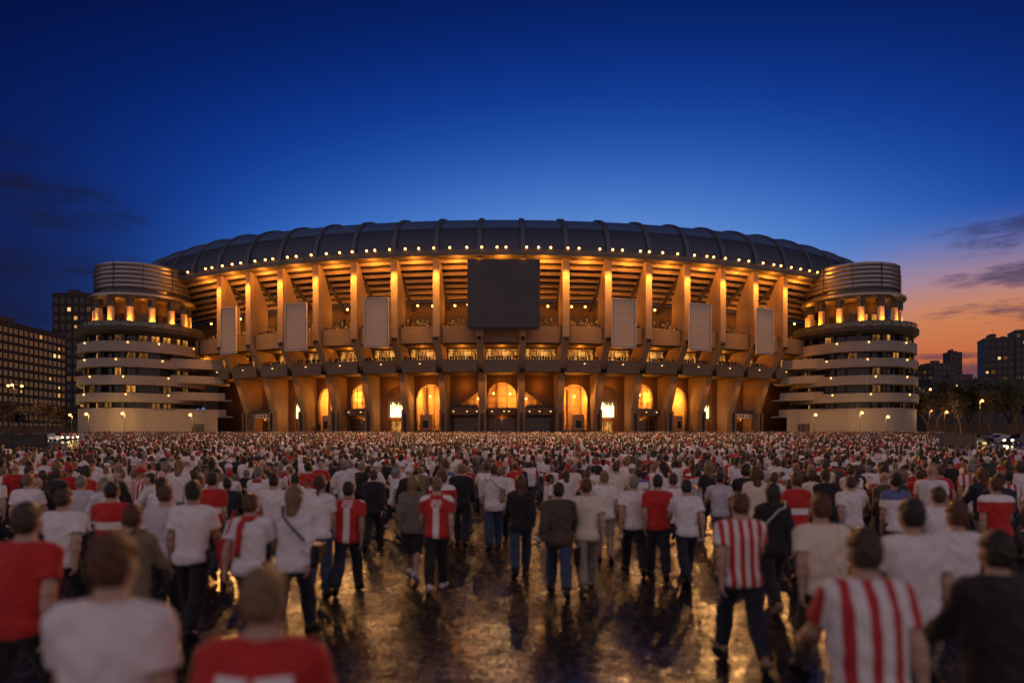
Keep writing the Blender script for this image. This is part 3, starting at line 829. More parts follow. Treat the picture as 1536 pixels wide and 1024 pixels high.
def ramp_tower(px, d, side, label):
    """side -1: left tower, +1: right tower"""
    c = at(px, d); cx, cy = c.x, c.y
    T = empty('ramp_tower', (cx, cy, Z0)); tag(T, label, 'tower', 'ramp towers of the stadium')
    Mx = Matrix.Translation((cx, cy, 0))
    A = lambda name, mb, mats, smooth=30, par=T: obj(name, mb.mesh(name, mats, smooth=smooth), par, Mx)
    face = math.atan2(-cx, cy)        # lathe angle that looks at the camera (0 = -y)
    rb = 13.6
    # base wall
    mb = MB(); N = 96
    mb.lathe([(rb, Z0 - .1), (rb, 10.45)], N)
    me = mb.mesh('base_wall', M_['tile'], fix=False); uv_lathe(me, N, [0, 7.2], 2 * math.pi * rb); me.shade_smooth()
    base = obj('base_wall', me, T, Mx)
    mb = MB(); mb.lathe([(rb - .4, 10.45), (rb + .12, 10.46), (rb + .12, 10.75), (rb - .4, 10.76)], N); A('coping', mb, M_['tower_white'], 30, base)
    # straight stretch of wall towards the stadium
    a0 = Vector((cx - side * 6.6, cy - 11.5)); b0 = Vector(P(side * 7.75 * STEP, 1.5, 0)[:2])
    L = (b0 - a0).length; ang = math.atan2(b0.y - a0.y, b0.x - a0.x)
    mb = MB(); mid = (a0 + b0) / 2
    mb.box((mid.x, mid.y, (Z0 + 10.3) / 2), (L, .6, 10.3 - Z0), 0, ang)
    n_ = Vector((math.sin(ang), -math.cos(ang)))
    if n_.y > 0: n_ = -n_
    dp = a0.lerp(b0, .72) + n_ * .33
    me = mb.mesh('side_wall', M_['tile'], fix=False); ul = me.uv_layers.new(name='UV')
    for lp in me.loops:
        co_ = me.vertices[lp.vertex_index].co; ul.data[lp.index].uv = ((co_.xy - a0).dot((b0 - a0).normalized()), co_.z - Z0)
    sw = obj('side_wall', me, T, Matrix())
    mb = MB(); mb.box((dp.x, dp.y, 5.3), (2.6, .12, 4.0), 0, ang); mb.box((dp.x, dp.y, 7.35), (2.9, .2, .15), 1, ang)
    for u in (-.7, .7): 
        q = dp + (b0 - a0).normalized() * u + n_ * .06
        mb.box((q.x, q.y, 5.3), (.1, .12, 4.0), 1, ang)
    obj('door', mb.mesh('door', [M_['door_dark'], M_['frame']]), sw, Matrix())
    # inner core and ramp bands
    mb = MB(); mb.lathe([(11.8, 10.4), (11.8, 28)], 64); core = A('core', mb, M_['tower_dark'])
    bands = [(26.0, 23.6), (22.1, 20.1), (18.2, 16.1), (14.2, 12.1)]
    rr = random.Random(int(px))
    bulb = MB(); bulb.ball((0, 0, 0), .2, 8, 0); bme = bulb.mesh('ramp_lamp', M_['bulb_soft'], smooth=True)
    for i, (zt, zb) in enumerate(bands):
        mb = MB(); ro = 13.75 + (.1 * i)
        mb.lathe([(12.1, zb), (ro - .25, zb - .05), (ro, zb + .1), (ro, zt - .06), (ro - .06, zt), (ro - .3, zt), (ro - .35, zb + .5), (12.1, zb + .45)], N)
        bo = A('ramp_band', mb, M_['tower_white'], 35)
        for k in range(4):
            w_ = face + (k - 1.5) * .62 + rr.uniform(-.1, .1)
            Lp = Vector((cx + (ro + .12) * math.sin(w_), cy - (ro + .12) * math.cos(w_), zt - .35))
            obj('ramp_lamp', bme, bo, Matrix.Translation(Lp))
        # lower spur of the ramp reaching towards the stadium
        if i > 0 or True:
            zt2, zb2 = zt - 3.3, zb - 3.1
            if zb2 > 8:
                s0 = Vector((cx - side * 10.4, cy - 7.6)); s1 = Vector(P(side * 7.9 * STEP, 4 + i * .3, 0)[:2])
                mid = (s0 + s1) / 2; an2 = math.atan2(s1.y - s0.y, s1.x - s0.x)
                mb = MB(); mb.box((mid.x, mid.y, (zt2 + zb2) / 2), ((s1 - s0).length, .7, zt2 - zb2), 0, an2)
                mb.box((mid.x, mid.y + 3.2, zb2 + .2), ((s1 - s0).length, 6, .35), 0, an2)
                obj('ramp_spur', mb.mesh('ramp_spur', M_['tower_white']), T, Matrix())
    # windows of the core between the bands
    rows = [(26.2, 27.5), (22.3, 23.5), (18.4, 20.0), (14.5, 16.0), (10.9, 12.0)]
    for i, (z0, z1) in enumerate(rows):
        for k in range(13):
            w_ = face + (k - 6) * .21
            mb = MB(); lit = rr.random() < (.42 if i == 0 else .22)
            dark = 0 if not lit else 1
            hw_ = .95
            mb.quad((-hw_, -11.95, z0), (hw_, -11.95, z0), (hw_, -11.95, z1), (-hw_, -11.95, z1), dark)
            for x in (-hw_, 0, hw_): mb.box((x, -12.0, (z0 + z1) / 2), (.12, .14, z1 - z0), 2)
            mm = M_['lit_dim'] if rr.random() < .5 else M_['lit']
            obj('window', mb.mesh('window', [M_['glass_dark'], mm, M_['black']]), core, Mx @ Matrix.Rotation(w_, 4, 'Z'))
        for k in range(7):
            w_ = face + (k - 3) * .42 + .1
            mb = MB(); mb.box((0, -12.9, (z0 + z1) / 2 - .2), (.8, .5, z1 - z0 + 1.2), 0)
            obj('post', mb.mesh('post', M_['tower_dark']), core, Mx @ Matrix.Rotation(w_, 4, 'Z'))
    # gallery floor ledge, rail
    mb = MB(); mb.lathe([(11, 27.5), (13.2, 27.6), (14.15, 28.4), (14.2, 29.4), (13.8, 29.5), (0.1, 29.5)], N)
    ledge = A('gallery_floor', mb, M_['dark_concrete'])
    mb = MB(); mb.lathe([(13.7, 29.55), (13.7, 30.5)], N, m=0)
    for k in range(40):
        w_ = 2 * math.pi * k / 40; mb.box((13.75 * math.sin(w_), -13.75 * math.cos(w_), 30.05), (.08, .08, 1.0), 1, w_)
    mb.lathe([(13.6, 30.5), (13.8, 30.5), (13.8, 30.6), (13.6, 30.6), (13.6, 30.5)], N, m=1)
    A('railing', mb, [M_['rail_glass'], M_['dark_metal']])
    mb = MB(); mb.lathe([(6.2, 29.5), (6.2, 36.6)], 40); inn = A('gallery_core', mb, M_['concourse'])
    for k in range(9):
        w_ = face + (k - 4) * .42
        mb = MB(); mb.box((0, -6.25, 31.6), (1.4, .12, 3.6), 0 if rr.random() < .45 else 1); mb.box((0, -6.3, 33.5), (1.7, .12, .14), 1); 
        obj('window', mb.mesh('window', [M_['lit'], M_['door_dark']]), inn, Mx @ Matrix.Rotation(w_, 4, 'Z'))
    cmb = MB(); cmb.lathe([(.95, 29.5), (.95, 29.9), (.74, 30.0), (.74, 34.4)], 18); 
    cmb.lathe([(.8, 34.4), (.86, 34.45), (.86, 36.4)], 18, m=1)
    cme = cmb.mesh('column', [M_['col_stone'], M_['dark_metal']], smooth=30)
    for k in range(14):
        w_ = face + .18 + k * 2 * math.pi / 14
        cp = Vector((cx + 10.0 * math.sin(w_), cy - 10.0 * math.cos(w_), 0))
        co_ = obj('column', cme, T, Matrix.Translation(cp))
        dw = abs((w_ - face + math.pi) % (2 * math.pi) - math.pi)
        if dw < 1.75:
            lp = Vector((cx + 11.9 * math.sin(w_), cy - 11.9 * math.cos(w_), 29.9))
            light('column_uplight', 'SPOT', lp, 4000, r=.15, aim=(cp.x, cp.y, 32.4), angle=62, blend=.9, parent=co_)
            ub = MB(); ub.box((0, 0, 0), (.5, .4, .25)); obj('uplight', ub.mesh('uplight', M_['bulb_soft']), co_, Matrix.Translation(lp - Vector((0, 0, .25))) @ Matrix.Rotation(w_, 4, 'Z'))
    for k in (-1, 0, 1):
        w_ = face + k * .8
        light('gallery_light', 'POINT', (cx + 8.0 * math.sin(w_), cy - 8.0 * math.cos(w_), 34.6), 160, r=.3, parent=T)
    # drum with louvre rings
    mb = MB(); mb.lathe([(.1, 36.3), (10.9, 36.3), (11.6, 36.9), (11.65, 37.4), (11.2, 37.7), (10.1, 38.2)], N); A('drum_rim', mb, M_['louvre'])
    mb = MB(); mb.lathe([(10.0, 38.0), (10.0, 44.2), (.1, 44.9)], N); A('drum', mb, simple('drum_glass', (.05, .055, .065), .25, .4))
    for k in range(6):
        z = 38.9 + k * 1.02; r0 = 10.45 - (.12 * max(0, k - 3))
        mb = MB(); mb.lathe([(r0 - .35, z), (r0, z - .08), (r0 + .14, z + .3), (r0 + .02, z + .74), (r0 - .35, z + .8), (r0 - .35, z)], N); A('louvre', mb, M_['louvre'])
    for k in range(5):
        w_ = face + (k - 2) * .62
        mb = MB(); mb.box((0, -10.55, 41.4), (.12, .2, 6.4)); obj('fin', mb.mesh('fin', M_['dark_metal']), T, Mx @ Matrix.Rotation(w_, 4, 'Z'))
    return T
tw_l = ramp_tower(215, 168, -1, 'round ramp tower with white ring bands beside the tall apartment blocks')
tw_r = ramp_tower(1278.5, 168, 1, 'round ramp tower with white ring bands against the orange sunset sky')

# ---------------------------------------------------------------- street lamps
sl = MB(); sl.tube([(0, 0, 0), (0, 0, .5), (0, 0, 6.2)], [.13, .09, .06], 8, 0); sl.tube([(0, 0, 6.1), (0, -.3, 6.3), (0, -.7, 6.32)], .04, 6, 0)
pole_me = sl.mesh('pole', M_['dark_metal'], smooth=30)
sh = MB(); sh.box((0, -.85, 6.36), (.32, .7, .14), 0, bev=.04); head_me = sh.mesh('lamp_head', M_['dark_metal'])
sb = MB(); sb.ball((0, -.85, 6.2), .3, 10, 0); bl_me = sb.mesh('bulb', M_['bulb'], smooth=True)
def street_lamp(px, d, py, label, power=500, arms=1, group=None):
    g = at(px, d); hgt = (CAMH + (HZ - py) / F * d - g.z) / 6.2
    T = empty('street_lamp', g); tag(T, label, 'street lamp', group or 'street lamps round the stadium')
    base = Matrix.Translation(g) @ Matrix.Diagonal((1, 1, hgt, 1))
    obj('pole', pole_me, T, base)
    for k in range(arms):
        rz = Matrix.Rotation(2 * math.pi * k / arms + (0 if arms == 1 else .4), 4, 'Z')
        off = Matrix.Translation((0, 0, 6.2 * (hgt - 1)))
        sc_ = 1 if arms == 1 else 1.8
        Mh = Matrix.Translation(g) @ off @ rz @ Matrix.Diagonal((sc_, sc_, 1, 1))
        if arms > 1 and k: obj('arm', pole_arm, T, Mh)
        h = obj('lamp_head', head_me, T, Mh)
        obj('bulb', bl_me, h, Matrix.Translation(g) @ off @ rz @ Matrix.Translation((0, -.85 * (sc_ - 1), 0)))
        q = rz @ Vector((0, -.85 * sc_ - .1, 0))
        light('street_light', 'POINT', (g.x + q.x, g.y + q.y, g.z + 6.2 * hgt - .35), power * 1.8 / arms, (1, .5, .13), .25, parent=T)
pa = MB(); pa.tube([(0, 0, 6.1), (0, -.3, 6.3), (0, -.7, 6.32)], .04, 6, 0); pole_arm = pa.mesh('arm', M_['dark_metal'])
street_lamp(133, 148, 621, 'street lamp at the outer edge of the pale base wall, apartment tower side', 900)
street_lamp(187, 148, 620, 'street lamp in the middle of the pale base wall, apartment tower side', 1300)
street_lamp(288, 150, 622, 'street lamp beside the side door of the tower near the apartments', 700)
street_lamp(1221, 150, 622, 'street lamp beside the side door of the tower against the sunset', 700)
street_lamp(1290, 148, 619, 'street lamp in the middle of the pale base wall on the sunset side', 900)
street_lamp(1329, 147, 625, 'short street lamp with its arm before the base wall on the sunset side', 500)
street_lamp(21, 160, 578, 'tall street lamp with three glowing heads before the slab apartment block', 1800, 3)
street_lamp(108, 175, 622, 'low street lamp between the bare trees and the ramp tower', 1500)
street_lamp(1470, 165, 601, 'tall bright street lamp standing among the trees on the sunset side', 1700)
street_lamp(1417, 172, 618, 'lower street lamp by the orange lit wall among the trees', 700)
street_lamp(1394, 190, 616, 'small street lamp close behind the ramp tower on the sunset side', 700)
street_lamp(1393, 200, 584, 'street lamp high among dark tree crowns beside the white ring bands', 900)
# ---------------------------------------------------------------- city behind
M_['apt_l'] = concrete('apartment_wall_warm', (.095, .062, .044), 3.0, .15)
M_['apt_d'] = concrete('apartment_wall_dark', (.03, .024, .024), 3.0, .15)
M_['apt_r'] = concrete('apartment_wall_grey', (.06, .05, .06), 3.0, .15)
M_['win_warm'] = glow('lit_flat_window', (1, .45, .12), .8)
M_['win_pale'] = glow('lit_flat_window_pale', (1, .6, .25), 1.3)
M_['win_faint'] = glow('faint_flat_window', (1, .42, .14), .10)
wmb = MB()
wmb.box((0, -.02, 0), (1, .06, 1), 0)
wmb.box((0, -.06, -.56), (1.12, .2, .1), 1); wmb.box((0, -.05, 0), (.05, .06, 1), 1)
def win_mesh(nm, m): 
    me = wmb.mesh('window', [m, M_['apt_d']]); return me
WM = [win_mesh('a', M_['glass_dark']), win_mesh('b', M_['win_warm']), win_mesh('c', M_['win_pale']), win_mesh('d', M_['win_faint'])]
def block(name, label, cat, p0, ang, L, D, z1, floors, cols, wall, lit=.06, faint=.1, z_from=0.0, seed=1, ww=.55, wh=.5, roof=True, group=None, balcony=False):
    """facade from p0 along ang (length L), depth D behind it; windows on the facade"""
    T = empty(name, (p0[0], p0[1], Z0)); tag(T, label, cat, group)
    Mx = Matrix.Translation((p0[0], p0[1], 0)) @ Matrix.Rotation(ang, 4, 'Z')
    mb = MB(); mb.box((L / 2, D / 2, (Z0 + z1) / 2), (L, D, z1 - Z0), 0)
    fh = (z1 - 1.2 - Z0 - z_from) / floors; cw = L / cols
    for k in range(cols + 1):
        mb.box((min(max(k * cw, .16), L - .16), -.16, (Z0 + z1) / 2), (.3, .32, z1 - Z0), 0)
    for f in range(floors + 1):
        mb.box((L / 2, -.2, Z0 + z_from + f * fh + .05), (L, .22, .32), 0)
    obj('wall', mb.mesh('wall', wall), T, Mx)
    if roof:
        mb = MB(); mb.box((L / 2, D / 2, z1 + .25), (L + .5, D + .5, .5)); mb.box((L * .35, D / 2, z1 + 1.7), (L * .22, D * .5, 2.6)); mb.box((L * .75, D / 2, z1 + 1.1), (2, 2, 1.5))
        mb.tube([(L * .4, D / 2, z1 + 2.5), (L * .4, D / 2, z1 + 6)], .06, 5)
        obj('roof', mb.mesh('roof', wall), T, Mx)
    q = random.Random(seed)
    cells = [(f, k) for f in range(floors) for k in range(cols)]
    q.shuffle(cells)
    extra = MB()
    for f, k in cells[100:]:
        x, z = (k + .5) * cw, Z0 + z_from + (f + .5) * fh
        extra.box((x, -.07, z), (cw * ww, .06, fh * wh), 0); extra.box((x, -.13, z - fh * wh * .56), (cw * ww * 1.12, .2, .1), 1)
    if extra.v: tag(obj('windows', extra.mesh('windows', [M_['glass_dark'], M_['apt_d']]), T, Mx), kind='stuff')
    for f, k in cells[:100]:
        u = q.random(); me = WM[2] if u < lit * .4 else WM[1] if u < lit else WM[3] if u < lit + faint else WM[0]
        sc_ = q.uniform(.5, .8) if u < lit else 1
        obj('window', me, T, Mx @ Matrix.Translation(((k + .5) * cw, -.05, Z0 + z_from + (f + .5) * fh)) @ Matrix.Diagonal((cw * ww * sc_, 1, fh * wh * sc_, 1)))
    return T
# left slab: facade runs away from the camera along x = -195
block('apartment_block', 'long brown slab apartment block with lit windows behind the three headed lamp', 'apartment block', (-196.5, 252), R_(88), 46, 14, 50, 13, 17, M_['apt_l'], .09, .12, 2, 3, .62, .6)
block('apartment_tower', 'tall dark apartment tower rising just behind the ramp tower', 'apartment block', (-222, 330), 0, 19, 16, 75.5, 16, 6, M_['apt_d'], .10, .15, 4, 5, .6, .55)
block('apartment_tower', 'dark high-rise apartment block standing against the orange sunset', 'apartment block', (243.5, 352), R_(-22), 13, 14, 57, 12, 5, M_['apt_r'], .07, .12, 10, 8, .6, .5)
block('apartment_tower', 'narrow taller stair tower block beside the dark high-rise on the sunset side', 'apartment block', (255.9, 347), R_(-22), 8, 14, 61, 13, 3, M_['apt_r'], .07, .12, 10, 9, .6, .5, roof=False)
block('apartment_tower', 'grey apartment block at the picture edge beyond the narrow stair tower', 'apartment block', (263.5, 352), R_(-10), 24, 14, 57, 11, 7, M_['apt_r'], .05, .12, 10, 12, .6, .5)
block('office_tower', 'small far square tower with a thin mast on the sunset horizon', 'tower', (385, 600), 0, 10.5, 10, 84, 14, 4, M_['apt_r'], 0, 0, 20, 14, .6, .5)
block('office_building', 'low far block beside the small square tower on the horizon', 'building', (360, 590), 0, 24, 10, 73, 10, 6, M_['apt_r'], .02, 0, 20, 15, .6, .5)
block('row_building', 'long low pinkish building with rows of dark windows above the trees', 'building', (184, 300), R_(2), 46, 12, 31, 4, 14, M_['apt_r'], .04, .1, 17, 16, .45, .5)
block('house', 'small dark block with few lit windows right behind the ring tower', 'building', (193, 330), R_(-6), 10, 10, 40, 6, 4, M_['apt_d'], .25, .2, 20, 18, .5, .5)
block('row_building', 'dark flat roofed building stretching below the high-rise on the sunset side', 'building', (230, 315), R_(-3), 40, 12, 28, 3, 10, M_['apt_d'], .12, .1, 17, 19, .4, .4)
# lit garden wall behind the trees
def wall_thing(label, x0, x1, d, z0, z1, mat, name='wall', cat='wall', rz=0):
    mb = MB(); L = x1 - x0; n = max(2, int(L / 4))
    mb.box((0, 0, (z1 - z0) / 2), (L, .4, z1 - z0), 0)
    mb.box((0, 0, z1 - z0 + .08), (L, .56, .16), 0)
    for k in range(n + 1): mb.box((-L / 2 + .21 + (L - .42) * k / n, -.06, (z1 - z0) / 2), (.42, .44, z1 - z0 - .02), 0)
    o = obj(name, mb.mesh(name, mat), None, Matrix.Translation(((x0 + x1) / 2, d, z0)) @ Matrix.Rotation(rz, 4, 'Z'))
    tag(o, label, cat); return o
wall_thing('plain wall lit orange by lamps behind the trees on the sunset side', 124, 190, 205, Z0, 8.6, M_['concourse'])
wall_thing('dark garden wall behind the bare trees under the slab apartments', -190, -118, 205, Z0, 8.0, M_['concourse'])
wall_thing('low grey barrier wall beside the cars on the sunset side', 56.5, 66, 97, ground(97), ground(97) + 1.7, M_['balcony'], 'barrier', 'barrier', R_(3))
wall_thing('low grey barrier wall at the edge of the crowd on the apartment side', -76, -66, 97, ground(97), ground(97) + 1.5, M_['dark_concrete'], 'barrier', 'barrier', R_(-3))
# ---------------------------------------------------------------- trees
M_['bark'] = simple('bark', (.075, .055, .04), .85, 0, .3, 2, .5, .03)
def leaf_mat(name, a, b):
    m, t, p = new_mat(name); n = noise(t, coords(t), 1.1, 3)
    t.set(p.inputs['Base Color'], t.mix(n, (*a, 1), (*b, 1))); p.inputs['Roughness'].default_value = .6
    return m
M_['leaf_brown'] = leaf_mat('autumn_leaves', (.03, .022, .012), (.065, .042, .02))
M_['leaf_green'] = leaf_mat('dark_leaves', (.025, .035, .018), (.055, .065, .03))
def tree_meshes(seed, h, spread, nleaf, lsize):
    q = random.Random(seed); tr = MB(); lf = MB(); tips = []
    def limb(p, d, L, r, lev):
        pts = [p]; dd = d.copy()
        for k in range(4):
            dd = (dd + Vector((q.uniform(-.22, .22), q.uniform(-.22, .22), q.uniform(-.05, .15)))).normalized()
            pts.append(pts[-1] + dd * L / 4)
        tr.tube(pts, [r * (1 - .14 * k) for k in range(5)], 6 if lev < 2 else 4, 0, caps=False)
        if lev >= 2: tips.extend(pts[2:])
        if lev < 4:
            for k in range(q.choice((2, 3, 3)) if lev else 4):
                a_ = q.uniform(0, 6.28); tilt = q.uniform(.35, .85)
                nd = (dd * math.cos(tilt) + Vector((math.cos(a_), math.sin(a_), .15)) * math.sin(tilt) * spread).normalized()
                limb(pts[q.choice((2, 3, 4))] if lev else pts[q.choice((3, 4))], nd, L * q.uniform(.6, .8), r * .52, lev + 1)
    limb(Vector((0, 0, 0)), Vector((0, 0, 1)), h * .36, h * .022, 0)
    for k in range(nleaf):
        c = q.choice(tips) + Vector((q.gauss(0, .55), q.gauss(0, .55), q.gauss(0, .5)))
        a_ = Vector((q.gauss(0, 1), q.gauss(0, 1), q.gauss(0, 1))).normalized(); b_ = a_.orthogonal().normalized()
        s_ = lsize * q.uniform(.5, 1.3)
        lf.quad(c - a_ * s_, c - b_ * s_ * .5, c + a_ * s_, c + b_ * s_ * .5)
    return tr, lf
TV = []
for s_, h, sp, nl, mt in ((1, 13, 1.0, 4200, 'leaf_green'), (2, 12, 1.15, 1700, 'leaf_brown'), (3, 12, 1.1, 600, 'leaf_brown'), (4, 14, .95, 5000, 'leaf_green')):
    tr, lf = tree_meshes(s_, h, sp, nl, .25)
    TV.append((tr.mesh('trunk', M_['bark'], smooth=True, fix=False), lf.mesh('crown', M_[mt], fix=False)))
def tree(px, d, k, sc_, label, group, rz):
    g = at(px, d)
    T = empty('tree', g); tag(T, label, 'tree', group)
    Mx = Matrix.Translation(g) @ Matrix.Rotation(rz, 4, 'Z') @ Matrix.Scale(sc_, 4)
    obj('trunk', TV[k][0], T, Mx); obj('crown', TV[k][1], T, Mx)
tl = [(8, 176, 1, .95, 'brown leafed tree at the picture edge behind the three headed lamp'),
      (34, 186, 3, .85, 'dark round tree just beside the three headed lamp'),
      (52, 168, 2, .95, 'sparse tree with bare spreading branches before the slab apartments'),
      (70, 178, 1, .9, 'brown tree crowded between the bare tree and the dark apartment tower'),
      (90, 184, 2, 1.0, 'thin bare branched tree near the low street lamp by the ring tower'),
      (-14, 184, 0, .95, 'dark tree half cut by the picture edge before the slab apartments'),
      (106, 196, 1, .85, 'brown tree half hidden behind the ring tower base')]
tr_ = [(1390, 196, 3, 1.0, 'dark tree close behind the ring tower on the sunset side'),
       (1405, 178, 2, .95, 'sparse tree with forked trunk by the lower lamp and lit wall'),
       (1428, 188, 0, 1.05, 'dense dark tree with crown above the lower street lamp'),
       (1442, 172, 2, .95, 'sparse leaning tree between the two lamps before the lit wall'),
       (1462, 190, 3, 1.05, 'tall dark tree behind the bright street lamp'),
       (1488, 176, 1, 1.0, 'brown tree lit orange beside the bright street lamp'),
       (1508, 186, 0, 1.1, 'dense dark tree under the high-rise on the sunset side'),
       (1530, 172, 3, 1.05, 'big dark tree at the picture edge on the sunset side'),
       (1548, 190, 0, 1.1, 'dark tree half cut by the picture edge on the sunset side'),
       (1450, 210, 3, 1.25, 'tallest dark crown behind the garden wall in the tree row'),
       (1410, 215, 0, 1.3, 'dark crown behind the lit garden wall near the ring tower'),
       (1515, 215, 3, 1.3, 'dark crown behind the lit garden wall under the high-rise')]
for i, a in enumerate(tl): tree(*a, 'trees below the apartment blocks', i * 1.3)
for i, a in enumerate(tr_): tree(a[0], a[1], a[2], a[3] * 1.25, a[4], 'trees on the sunset side', i * 1.7)
# ---------------------------------------------------------------- cars
M_['tyre'] = simple('tyre_rubber', (.02, .02, .02), .8)
M_['rim'] = simple('wheel_rim', (.4, .4, .42), .3, .8)
M_['head'] = glow('headlight_lens', (1, .80, .52), 26)
M_['tail'] = glow('taillight_lens', (1, .05, .02), 5)
def car_meshes():
    body = MB()
    prof = [(-2.1, .32), (-2.15, .75), (-1.95, .95), (-1.55, 1.0), (-1.05, 1.42), (.35, 1.46), (1.05, 1.0), (1.85, .88), (2.12, .7), (2.12, .32)]
    n = len(prof)
    def off(k, w):     # tumblehome above the waist
        return w - (.17 if prof[k][1] > 1.1 else 0.0)
    wv = .86
    L = [(x, -off(k, wv), z) for k, (x, z) in enumerate(prof)]; Rr = [(x, off(k, wv), z) for k, (x, z) in enumerate(prof)]
    for k in range(n):
        k2 = (k + 1) % n; body.quad(L[k], L[k2], Rr[k2], Rr[k])
    for S in (L, Rr):
        body.poly([S[0], S[1], S[2], S[3], S[6], S[7], S[8], S[9]]); body.poly([S[3], S[4], S[5], S[6]])
    gl = MB()
    for s in (-1, 1):
        gl.poly([(-1.36, s * .815, 1.06), (-1.0, s * .725, 1.36), (.28, s * .715, 1.39), (.82, s * .805, 1.06)])
    gl.poly([(.45, -.62, 1.43), (.45, .62, 1.43), (1.0, .74, 1.06), (1.0, -.74, 1.06)]); gl.poly([(-1.1, -.62, 1.41), (-1.1, .62, 1.41), (-1.52, .74, 1.06), (-1.52, -.74, 1.06)])
    wh = MB(); 
    wh.tube([(0, -.1, 0), (0, .1, 0)], .33, 16, 0); wh.tube([(0, -.108, 0), (0, .108, 0)], .2, 12, 1)
    hl = MB(); hl.ball((0, 0, 0), .15, 10, 0, (.4, 1.3, .8))
    return body, gl, wh, hl
cb_, cg_, cw_, ch_ = car_meshes()
gl_me = cg_.mesh('windows', M_['glass_dark'], fix=False); wh_me = cw_.mesh('wheel', [M_['tyre'], M_['rim']], smooth=30); hd_me = ch_.mesh('headlight', M_['head'], smooth=True); tl_me = ch_.mesh('taillight', M_['tail'], smooth=True)
def car(px, d, rz, col, label, group, lamps=True):
    g = at(px, d)
    T = empty('car', g, rz); tag(T, label, 'car', group); Mx = W[T.name]
    cm = simple('car_paint', col, .25, .3, .05)
    obj('body', cb_.mesh('body', cm, smooth=25), T); obj('windows', gl_me, T)
    for x in (-1.3, 1.3):
        for y in (-.78, .78): obj('wheel', wh_me, T, Mx @ Matrix.Translation((x, y, .33)))
    for y in (-.6, .6):
        obj('headlight', hd_me, T, Mx @ Matrix.Translation((2.1, y, .68))); obj('taillight', tl_me, T, Mx @ Matrix.Translation((-2.12, y, .8)))
    light('headlight_beam', 'SPOT', Mx @ Vector((2.4, 0, .7)), 260, (1, .8, .5), .12, aim=Mx @ Vector((9, 0, .2)), angle=80, parent=T)
GR = 'cars passing on the road on the sunset side'; GL = 'cars parked and passing below the apartments'
car(1468, 106, R_(196), (.03, .03, .035), 'dark car with bright headlights beside the low barrier wall', GR)
car(1500, 110, R_(190), (.25, .25, .27), 'silver car behind the dark car on the sunset side road', GR)
car(1527, 104, R_(200), (.04, .04, .05), 'black car near the picture edge on the sunset side road', GR)
car(1490, 128, R_(185), (.3, .28, .25), 'pale car in the far lane under the tall bright lamp', GR)
car(1530, 130, R_(188), (.12, .02, .02), 'dark red car in the far lane at the picture edge', GR)
car(1418, 132, R_(12), (.05, .05, .06), 'dark car parked under the lower lamp beyond the barrier', GR)
car(84, 128, R_(-14), (.3, .3, .3), 'pale car with bright headlights next to the ring tower base', GL)
car(62, 136, R_(-10), (.05, .05, .06), 'dark car behind the pale car under the bare tree', GL)
car(36, 126, R_(-12), (.2, .03, .03), 'red car parked under the trees by the three headed lamp', GL)
car(10, 122, R_(-15), (.05, .06, .08), 'dark blue car at the picture edge below the slab apartments', GL)
car(100, 142, R_(-12), (.25, .25, .22), 'grey car tucked in beside the ring tower wall', GL)
